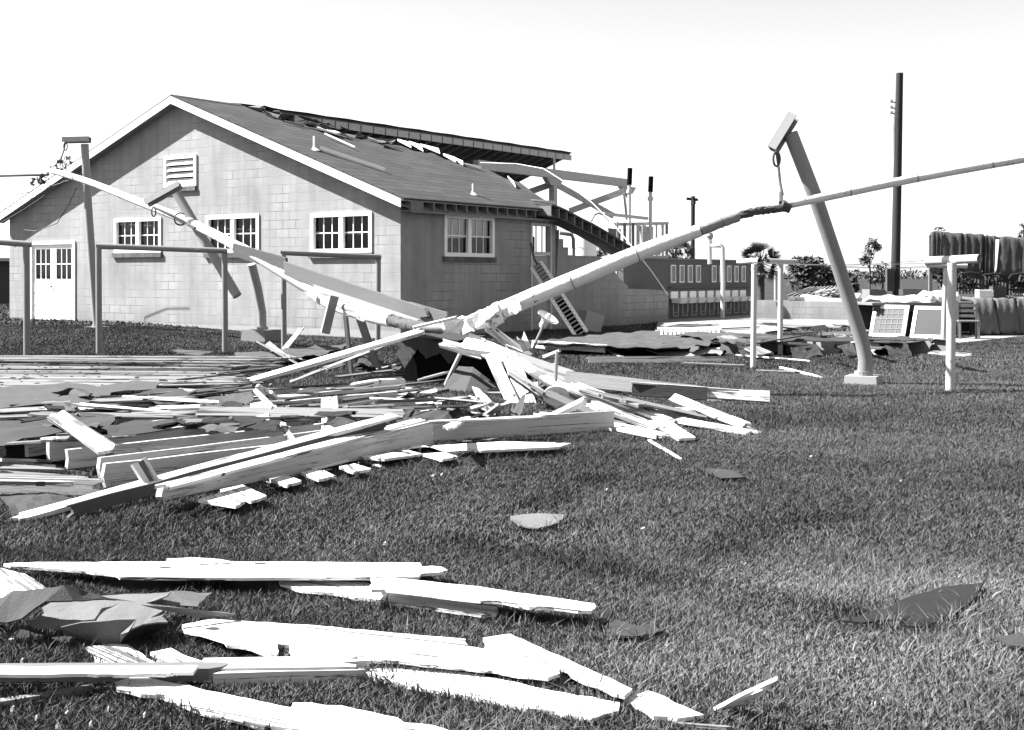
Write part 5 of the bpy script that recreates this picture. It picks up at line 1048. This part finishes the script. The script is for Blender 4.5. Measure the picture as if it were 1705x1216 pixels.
for a, b, wd, rl in (((862, 600, .55), (960, 668, .12), .14, 20), ((880, 615, .45), (1000, 680, .1), .14, 15), ((905, 628, .4), (1040, 690, .08), .13, 10), ((930, 640, .35), (1080, 692, .08), .13, 12), ((955, 640, .35), (1110, 700, .06), .14, 10), ((970, 650, .3), (1070, 676, .2), .12, 12), ((985, 672, .2), (1100, 716, .05), .14, 5), ((900, 690, .1), (1000, 712, .05), .15, 0), ((950, 694, .08), (1060, 705, .06), .2, 4), ((955, 683, .12), (1040, 690, .1), .2, 8), ((1010, 704, .05), (1090, 722, .04), .12, 2), ((1020, 712, .04), (1100, 728, .04), .1, 0), ((880, 640, .4), (930, 668, .2), .12, 20), ((850, 620, .5), (905, 660, .25), .16, 30), ((910, 655, .3), (1010, 700, .06), .12, 12), ((1040, 665, .25), (1160, 692, .08), .2, 10), ((1000, 660, .28), (1130, 688, .08), .12, 10)):
    B('splintered_board', a, b, wd, .028, rl + random.uniform(-6, 6), random.choice((WHITE, WHITE, RAW, SHEATH, OLDW)), (.06, .16), label=fan, group='boards fanned right of the black box')
TR('splintered_board', [(1062, 698), (1096, 694), (1128, 708), (1158, 728), (1130, 730), (1105, 718)], .06, .025, WHITE, label='broad white board with slanted split end, flat on the grass below the fan')
D('narrow dark-sided plank reaching farthest right from the fan', (1120, 662, .14), (1246, 712, .03), .1, .03, 40, WHITE, (.03, .1))
D('flat white plank on the grass right of the fan, tip pointing at the bent pole', (1127, 699, .06), (1252, 722, .04), .15, .025, 5, WHITE, (.05, .08))
D('short square white beam end lying across the fan', (1086, 688, .1), (1154, 685, .1), .12, .06, 10, WHITE, (.02, .02))
D('thin white stick alone on the grass below the fan', (1081, 733, .03), (1134, 765, .02), .025, .015, 0, WHITE, (.02, .03))
D('thin dark stick at the tip of the farthest plank', (1240, 708, .03), (1268, 722, .02), .03, .015, 0, OLDW, (.02, .02))
jum = 'small broken lath tangled between the leaning planks and the long beams'
for k in range(13):
    px = random.uniform(770, 890); py = random.uniform(650, 700); B('broken_lath', (px, py, random.uniform(.05, .2)), (px + random.uniform(-50, 60), py + random.uniform(-25, 25), random.uniform(.05, .3)), random.uniform(.05, .13), .02, random.uniform(-40, 40), random.choice((WHITE, SHEATH, OLDW, DARKW, RAW)), (.05, .2), label=jum, cat='lath', group='laths tangled in the pile')
jum2 = 'small broken lath lying by the foot of the stump and the clothesline frames'
for a, b in (((430, 570, .25), (500, 608, .12)), ((445, 572, .2), (480, 600, .1)), ((475, 580, .3), (503, 546, .6)), ((455, 585, .2), (520, 604, .05)), ((520, 612, .05), (600, 592, .1)), ((560, 628, .05), (680, 614, .1)), ((600, 632, .06), (690, 622, .06)), ((540, 614, .05), (570, 606, .05)), ((630, 616, .05), (672, 606, .2)), ((400, 598, .05), (470, 592, .06)), ((640, 650, .04), (720, 652, .05))):
    B('broken_lath', a, b, random.uniform(.06, .14), .022, random.uniform(-30, 40), random.choice((WHITE, SHEATH, OLDW)), (.06, .15), label=jum2, cat='lath', group='laths between stump and frames')
SHEET('felt_sheet', [(650, 604), (676, 596), (676, 612), (655, 618)], .15, .05, .008, FELT, label='dark felt scrap crumpled at the left foot of the black box', seg=.1)
SHEET('felt_sheet', [(585, 606), (618, 594), (640, 606), (618, 612)], .1, .06, .008, FELT, label='dark felt scrap below the leaning prop under the pipe', seg=.1)
SHEET('torn_felt', None, 0, .02, .008, FELT, pier, seg=.08, mark=False, pts3=[bxm @ Vector(p) for p in ((-.5, -.06, .64), (-.1, -.09, .64), (.42, -.06, .6), (.44, -.1, .42), (.3, -.13, .3), (.16, -.1, .46), (-.05, -.12, .38), (-.2, -.09, .5), (-.38, -.14, .22), (-.52, -.1, .4))])
SHEET('torn_felt', None, 0, .02, .008, TAR, pier, seg=.1, mark=False, pts3=[bxm @ Vector(p) for p in ((.40, -.05, .6), (.62, .1, .5), (.55, .3, .2), (.48, .1, .05), (.41, -.02, .2))])
for lab, a, b, w_, m in (('grey board end jammed against the front of the black tarred box', (700, 632, .08), (752, 618, .22), .1, OLDW), ('white lath leaning on the right front edge of the black tarred box', (742, 640, .05), (766, 590, .5), .05, WHITE), ('short dark board lying before the black tarred box', (672, 646, .04), (740, 650, .05), .1, DARKW)):
    B('board', a, b, w_, .025, 15, m, (.06, .08), label=lab)
# lamps
def lamp(label, top, bot, shade_c, axis, rad, Y):
    b0 = P(*bot); t_ = thing('barn_lamp', tuple(b0), label, 'lamp', 'enamel barn lamps in the pile'); q = MB(); q.tube(smooth_path([P(*p) for p in top]), .018, 8); q.build('stem', STEEL, t_, smooth=True)
    ax = Vector(axis).normalized(); M_ = Matrix.Translation(P(*shade_c)) @ ax.to_track_quat('Z', 'Y').to_matrix().to_4x4()
    q = MB(); q.lathe([(rad, 0), (rad * .98, .012), (rad * .66, .035), (rad * .45, .06), (rad * .36, .08), (rad * .33, .15), (rad * .22, .17), (.001, .175)], M_, 28); q.lathe([(rad * .995, -.001), (rad * .66, .022), (rad * .3, .05), (.001, .055)], M_, 28); q.lathe([(.001, -.05), (rad * .2, -.035), (rad * .28, 0), (rad * .2, .05)], M_, 16); q.build('lamp_shade', ENAM, t_, smooth=True)
    return t_
lamp('upturned white enamel barn lamp on a bent stem, above the long pale beams', [(886, 588, 16.4), (893, 568, 16.4), (902, 548, 16.4), (905, 536, 16.4)], (886, 588, 16.4), (913, 528, 16.4), (-.5, .3, -.8), .15, 16.4)
lamp('white enamel barn lamp hanging dish-down from a straight rod, low in the pile', [(928, 585, 13.7), (926, 610, 13.7), (925, 640, 13.7)], (928, 585, 13.7), (926, 660, 13.5), (0.05, .8, .6), .14, 13.6)
D('short white stick holding the rod of the lower lamp', (905, 594, 13.8, 'd'), (932, 584, 13.7, 'd'), .04, .03, 0, WHITE, (.02, .02))

# ------------------------------------------------------------------ foreground boards
TR('split_board', [(6, 939), (60, 936), (400, 935), (699, 937), (703, 943), (735, 944), (745, 949), (731, 953), (702, 955), (696, 961), (420, 962), (200, 961), (173, 954), (126, 949), (18, 942)], [.085] * 15, .014, WHITE, label='longest white board lying straight across the foreground grass')
TR('split_board', [(278, 930), (318, 928), (350, 930), (392, 936), (340, 939), (280, 938)], 0.093, .014, WHITE, label='small white splinter propped on the far edge of the longest white board')
TR('split_board', [(467, 962), (540, 964), (612, 970), (622, 984), (760, 1002), (828, 1010), (826, 1022), (780, 1020), (700, 1009), (620, 998), (540, 986), (505, 983), (467, 972)], 0.043, .014, WHITE, label='white board slipping under the front edge of the longest board, mostly covered')
TR('split_board', [(617, 962), (655, 962), (780, 975), (880, 989), (990, 1005), (984, 1017), (900, 1011), (800, 1000), (640, 981), (618, 982)], 0.105, .014, WHITE, label='white board with square cut right end, raised above its shadow in the foreground')
TR('split_board', [(-20, 940), (40, 955), (82, 981), (20, 986), (-20, 986)], 0.074, .014, WHITE, label='white board corner at the left edge behind the torn felt')
TR('split_board', [(-20, 989), (18, 987), (20, 994), (-20, 998)], 0.161, .014, WHITE, label='white splinter lying on top of the torn felt at the left edge')
TR('split_board', [(14, 1065), (33, 1047), (74, 1058), (32, 1063)], 0.037, .014, WHITE, label='small white triangular splinter in front of the torn felt')
TR('split_board', [(142, 1078), (185, 1072), (212, 1073), (262, 1104), (220, 1112), (170, 1110)], 0.037, .014, WHITE, label='white board scrap sticking out from under the torn felt')
TR('split_board', [(250, 1086), (285, 1079), (344, 1104), (320, 1112), (268, 1110)], 0.043, .014, WHITE, label='white pointed board scrap right of the one under the felt')
B('beam', (-30, 1131, .03), (352, 1128, .03), .085, .045, 0, OLDW, (.01, .06), base=True, label='grey square beam along the left foreground, white on its top', cat='beam')
B('beam', (335, 1124, .03), (594, 1121, .03), .1, .04, 5, RAW, (.05, .06), base=True, label='bare wood plank continuing the left beam to the right', cat='beam')
B('beam', (356, 1142, .01), (596, 1136, .01), .03, .05, 0, RAW, (.02, .05), base=True, label='short pale batten lying in front of the bare wood plank', cat='beam')
TR('beam_top_strip', [(-30, 1110), (330, 1108), (322, 1119), (250, 1122), (-30, 1123)], .10, .012, WHITE, label='long white strip standing for the bright top face of the left beam')  # white strip added to paint the beam's top face bright
TR('split_board', [(303, 1040), (355, 1031), (520, 1041), (640, 1052), (775, 1064), (782, 1076), (915, 1102), (928, 1112), (912, 1128), (800, 1114), (735, 1107), (640, 1099), (560, 1101), (490, 1094), (483, 1073), (462, 1073), (460, 1091), (400, 1075), (347, 1058), (306, 1049)], 0.068, .014, WHITE, label='widest white board of the foreground, notched on its near edge')
TR('split_board', [(470, 1084), (560, 1088), (700, 1106), (850, 1134), (960, 1158), (1032, 1170), (1030, 1183), (1004, 1190), (985, 1197), (900, 1181), (800, 1164), (700, 1145), (590, 1120), (540, 1115)], 0.037, .014, WHITE, label='long white board slanting down right below the notched widest board')
TR('split_board', [(804, 1062), (850, 1055), (1053, 1147), (1040, 1158), (977, 1136), (929, 1110), (880, 1093), (806, 1079)], 0.062, .014, RAW, label='greyish bare board slanting across the right end of the notched board')
TR('split_board', [(1038, 1165), (1080, 1150), (1172, 1190), (1128, 1196), (1112, 1193), (1088, 1192), (1072, 1180)], 0.037, .014, WHITE, label='pointed white board end at the lower right of the slanting bare board')
TR('split_board', [(1188, 1178), (1240, 1150), (1294, 1126), (1262, 1158), (1230, 1171)], [.03, .12, .2, .1, .04], .014, WHITE, label='lone white splinter tilted up in the grass at the lower right')
TR('split_board', [(192, 1136), (229, 1126), (293, 1138), (364, 1153), (485, 1178), (488, 1170), (570, 1175), (640, 1191), (722, 1208), (770, 1228), (640, 1234), (470, 1232), (449, 1205), (440, 1211), (352, 1190), (264, 1157), (195, 1146)], 0.056, .014, WHITE, label='nearest white board, running off the bottom edge with an eaten hollow')
B('stick', (-10, 1172, .02), (130, 1150, .02), .04, .02, 0, OLDW, (.03, .06), label='dark stick in the grass below the left beam', cat='stick')
B('stick', (262, 1156, .06), (292, 1160, .05), .015, .01, 0, WHITE, (.02, .03), label='little white splinter chipped off the nearest board', cat='stick')
B('stick', (1120, 1205, .02), (1210, 1212, .03), .015, .01, 0, OLDW, (.02, .02), label='pale twig at the bottom below the pointed board end', cat='stick')
# felt scraps
SHEET('felt_sheet', [(-20, 1012), (0, 1000), (20, 986), (60, 985), (95, 980), (112, 976), (150, 988), (190, 998), (120, 1001), (80, 1003), (60, 1012), (40, 1030), (10, 1038), (-20, 1036)], [.12, .14, .2, .22, .24, .25, .2, .16, .2, .2, .18, .14, .1, .1], .008, .006, FELT, label='dark underside sheet of torn felt at the left edge of the foreground', seg=.1)
SHEET('felt_sheet', [(40, 1036), (75, 1020), (72, 1010), (85, 1002), (150, 1002), (210, 1004), (262, 1010), (275, 1022), (270, 1026), (280, 1036), (238, 1041), (215, 1048), (170, 1034), (100, 1042), (75, 1046)], [.10, .12, .13, .14, .14, .14, .135, .13, .125, .11, .11, .11, .12, .10, .09], .008, .006, FELTS, label='light grey granular torn felt with ragged star edges in the left foreground', seg=.09)
SHEET('felt_sheet', [(100, 1042), (170, 1032), (232, 1029), (215, 1052), (201, 1056), (197, 1073), (150, 1066), (105, 1056)], [.11, .14, .16, .12, .10, .03, .04, .06], .006, .006, FELTS, label='light grey felt flap folded down at the front of the star-shaped torn felt', seg=.09)
SHEET('felt_sheet', [(160, 993), (215, 989), (283, 986), (262, 1000), (240, 1004)], [.14, .15, .15, .15, .14], .005, .005, FELTS, label='light grey felt tongue pointing away behind the star-shaped torn felt', seg=.1)
SHEET('felt_sheet', [(250, 1003), (283, 987), (350, 989), (342, 1000), (326, 1012), (290, 1008)], [.12, .13, .08, .08, .08, .1], .006, .005, FELTS, label='grey felt tongue pointing right behind the star-shaped torn felt', seg=.1)
SHEET('felt_sheet', [(235, 1008), (300, 1012), (393, 1021), (392, 1025), (330, 1028), (268, 1016)], [.17, .14, .10, .09, .10, .14], .006, .005, FELTS, label='long narrow felt tongue reaching right from the star-shaped torn felt', seg=.1)
SHEET('felt_sheet', [(196, 1072), (202, 1057), (240, 1036), (290, 1034), (240, 1060)], [.02, .09, .1, .09, .02], .006, .005, FELT, label='dark felt fold hanging in shadow under the star-shaped torn felt', seg=.1)
for lab, poly, m, z in (('rounded light grey felt scrap alone in the middle of the lawn', [(848, 858), (895, 854), (944, 857), (930, 868), (895, 878), (866, 874)], FELTS, .05),
    ('large dark felt piece lying in the grass at the lower right', [(1405, 1031), (1450, 1020), (1490, 1006), (1530, 988), (1590, 975), (1635, 969), (1622, 1000), (1590, 1022), (1540, 1043), (1510, 1042), (1492, 1030), (1440, 1034)], FELTD, .05),
    ('small dark felt scrap in the lawn right of the fan of boards', [(1172, 780), (1215, 782), (1240, 794), (1200, 796)], FELT, .05),
    ('crumpled dark felt scrap right of the square-cut white board', [(1005, 1044), (1030, 1030), (1060, 1042), (1090, 1036), (1104, 1050), (1060, 1062), (1020, 1060)], FELT, .05),
    ('dark felt scrap cut by the right edge of the picture', [(1655, 1062), (1690, 1056), (1730, 1064), (1720, 1080), (1680, 1074)], FELT, .05),
    ('light felt patch lying in the lawn under the middle clothesline frame', [(284, 583), (318, 583), (356, 586), (330, 592), (296, 588)], FELTL, .05)):
    SHEET('felt_scrap', poly, z, .007, .008, m, label=lab, group='felt scraps on the lawn', seg=.1)
for px, py, wd in ((920, 606, 8), (720, 792, 9), (735, 790, 4), (1010, 815, 3), (450, 640, 4), (1470, 1165, 4), (1450, 1176, 3), (1457, 1172, 3), (1070, 880, 8), (20, 1180, 6), (60, 1195, 4), (110, 1188, 5), (150, 1205, 4), (180, 1180, 3), (95, 1208, 6), (240, 1190, 4), (36, 1100, 5), (640, 905, 5), (1240, 940, 4), (1350, 760, 5), (1500, 800, 4)):
    c = G(px, py, .07); s_ = wd / F * c.y; q = MB(); q.prism([c + Vector((-s_ / 2, 0, 0)), c + Vector((s_ * .3, -s_ * .2, .005)), c + Vector((s_ / 2, s_ * .3, .01)), c + Vector((-s_ * .2, s_ * .4, 0))], (0, 0, -.012)); o = q.build('wood_chip', WHITE); tag(o, 'tiny pale wood chip lying in the open lawn', 'wood chip', 'wood chips in the lawn')

# ------------------------------------------------------------------ grass
def inside(poly, x, y):
    res = np.zeros(len(x), bool); n_ = len(poly); j = n_ - 1
    for i in range(n_):
        xi, yi = poly[i]; xj, yj = poly[j]
        c = ((yi > y) != (yj > y)) & (x < (xj - xi) * (y - yi) / (yj - yi + 1e-12) + xi); res ^= c; j = i
    return res
def vnoise(x, y, s, seed):
    r_ = np.random.default_rng(seed); g = r_.random((64, 64)); u = x / s + 1000; v = y / s + 1000; iu = np.floor(u).astype(int); iv = np.floor(v).astype(int); fu = u - iu; fv = v - iv; fu = fu * fu * (3 - 2 * fu); fv = fv * fv * (3 - 2 * fv)
    a = g[iu % 64, iv % 64]; b = g[(iu + 1) % 64, iv % 64]; c = g[iu % 64, (iv + 1) % 64]; d = g[(iu + 1) % 64, (iv + 1) % 64]
    return (a * (1 - fu) + b * fu) * (1 - fv) + (c * (1 - fu) + d * fu) * fv
def sstep(t): t = np.clip(t, 0, 1); return t * t * (3 - 2 * t)
RUTS = [[tuple(G(*p)[:2]) for p in seg_] for seg_ in ([(760, 905), (900, 935), (1050, 968), (1180, 985), (1300, 1010), (1410, 1030)], [(1400, 865), (1290, 880), (1180, 930)], [(1000, 800), (900, 850)])]
def grass():
    V = []; Fq = []; Ft = []; T = []; base = 0
    zones = [(3.3, 7, 620000, .6), (7, 12, 680000, .78), (12, 20, 600000, 1.2), (20, 34, 450000, 1.9), (34, 60, 60000, 7.0)]
    fx, fy = [], []
    for w3 in FRINGE:
        ctr = sum(w3, Vector()) / len(w3)
        for p, q in zip(w3, w3[1:] + w3[:1]):
            d = q - p; n_ = Vector((d.y, -d.x, 0))
            if n_.length < 1e-4: continue
            n_.normalize()
            if n_.dot(p - ctr) < 0 and n_.dot(q - ctr) < 0: n_ = -n_
            if n_.y > .3: continue
            k_ = int(d.length * 420); t_ = rng.random(k_); o_ = rng.uniform(-.012, .05, k_); fx.append(p.x + d.x * t_ + n_.x * o_); fy.append(p.y + d.y * t_ + n_.y * o_)
    for _ in range(420):      # weeds and longer tufts
        cy = math.sqrt(rng.uniform(4 ** 2, 19 ** 2)); cx_ = rng.uniform(-.45, .45) * cy; k_ = int(rng.uniform(10, 45)); rr = rng.uniform(.02, .07)
        if any(inside(pl, np.array([cx_]), np.array([cy]))[0] for pl in FOOT): continue
        fx.append(cx_ + rng.normal(0, rr, k_)); fy.append(cy + rng.normal(0, rr, k_))
    fx = np.concatenate(fx); fy = np.concatenate(fy)
    for (ya, yb, N, sc) in zones + [(0, 5, len(fx), .7)]:
        fr_ = ya == 0
        y = np.sqrt(rng.uniform(ya ** 2, yb ** 2, N)); x = rng.uniform(-1, 1, N) * (.44 * y + .7)
        if fr_: x, y = fx.copy(), fy.copy()
        if yb > 30: pass
        keep = np.ones(N, bool)
        for pl in ([] if fr_ else FOOT):
            lo = pl.min(0); hi = pl.max(0); m_ = np.where((x > lo[0]) & (x < hi[0]) & (y > lo[1]) & (y < hi[1]) & keep)[0]
            if len(m_): keep[m_[inside(pl, x[m_], y[m_])]] = False
        pn = vnoise(x, y, .9, 1) * .5 + vnoise(x, y, .3, 2) * .3 + vnoise(x, y, 3.5, 3) * .4
        keep &= rng.random(N) < np.clip(1.55 - pn * 1.1 + .25, .35, 1)
        rut = np.zeros(len(x))
        for seg_ in RUTS:
            for (p_, q_) in zip(seg_[:-1], seg_[1:]):
                ax, ay = p_; bx, by = q_; t_ = np.clip(((x - ax) * (bx - ax) + (y - ay) * (by - ay)) / ((bx - ax) ** 2 + (by - ay) ** 2), 0, 1)
                dd = np.hypot(x - ax - t_ * (bx - ax), y - ay - t_ * (by - ay)); rut = np.maximum(rut, np.exp(-(dd / .2) ** 2))
        keep &= rng.random(N) < 1 - .55 * rut * (.45 + .9 * vnoise(x, y, .25, 12))
        x, y, pn, rut = x[keep], y[keep], pn[keep], rut[keep]; N = len(x)
        z = .20 * sstep((-x - 4.5) / 7) * sstep((y - 25) / 7)
        hgt = (.018 + .022 * rng.random(N) ** 1.5) * (.6 + .8 * vnoise(x, y, .6, 5)) * (1 + .12 * sc)
        if fr_: hgt = hgt * (1 + 1.6 * vnoise(x, y, .15, 21))
        hgt = np.where(rng.random(N) < .012, hgt * 1.8, hgt)
        wd = .0032 * (1 + rng.random(N)) * sc
        a = rng.uniform(0, 2 * np.pi, N); lean = rng.normal(0, .85, N) * hgt; la = rng.uniform(0, 2 * np.pi, N)
        dx, dy = np.cos(a) * wd, np.sin(a) * wd; lx, ly = np.cos(la) * lean, np.sin(la) * lean
        dry = vnoise(x, y, 1.9, 8) * .5 + vnoise(x, y, .45, 9) * .3 + vnoise(x, y, 6, 10) * .25
        tone = (.046 + .03 * rng.random(N) ** 1.4) * (.35 + 1.5 * dry); tone = np.where(rng.random(N) < .04, tone * 1.6, tone) * (1 - .4 * rut * (.3 + 1.2 * vnoise(x, y, .3, 31))) * 1.08; cpx, cpy = G(1330, 1110)[:2]; tone = tone * (1 + .7 * np.exp(-((x - cpx) / 1.1) ** 2 - ((y - cpy) / .45) ** 2) + .5 * np.exp(-((x - cpx - .8) / 1.4) ** 2 - ((y - cpy - 1.2) / .3) ** 2))
        if yb <= 12:
            vv = np.stack([np.stack([x - dx, y - dy, z], 1), np.stack([x + dx, y + dy, z], 1), np.stack([x + dx * .8 + lx * .35, y + dy * .8 + ly * .35, z + hgt * .55], 1), np.stack([x - dx * .8 + lx * .35, y - dy * .8 + ly * .35, z + hgt * .55], 1), np.stack([x + lx, y + ly, z + hgt], 1)], 1).reshape(-1, 3); k = 5
            idx = base + np.arange(N)[:, None] * 5; Fq.append(idx + np.array([[0, 1, 2, 3]])); Ft.append(idx + np.array([[3, 2, 4]]))
        else:
            vv = np.stack([np.stack([x - dx, y - dy, z], 1), np.stack([x + dx, y + dy, z], 1), np.stack([x + lx, y + ly, z + hgt], 1)], 1).reshape(-1, 3); k = 3
            idx = base + np.arange(N)[:, None] * 3; Ft.append(idx + np.array([[0, 1, 2]]))
        V.append(vv); T.append(np.repeat(tone, k)); base += len(vv)
    V = np.concatenate(V); T = np.concatenate(T); Fq = np.concatenate(Fq); Ft = np.concatenate(Ft)
    me = bpy.data.meshes.new('grass'); me.vertices.add(len(V)); me.vertices.foreach_set('co', V.astype(np.float32).ravel())
    loops = np.concatenate([Fq.ravel(), Ft.ravel()]); me.loops.add(len(loops)); me.loops.foreach_set('vertex_index', loops.astype(np.int32))
    nf = len(Fq) + len(Ft); me.polygons.add(nf); st = np.concatenate([np.arange(len(Fq)) * 4, len(Fq) * 4 + np.arange(len(Ft)) * 3]); me.polygons.foreach_set('loop_start', st.astype(np.int32))
    me.update(calc_edges=True); at = me.attributes.new('tone', 'FLOAT', 'POINT'); at.data.foreach_set('value', T.astype(np.float32))
    me.materials.append(GRASSM); o = bpy.data.objects.new('grass', me); COL.objects.link(o); tag(o, 'mown lawn grass covering the yard', 'grass', kind='stuff')
grass()
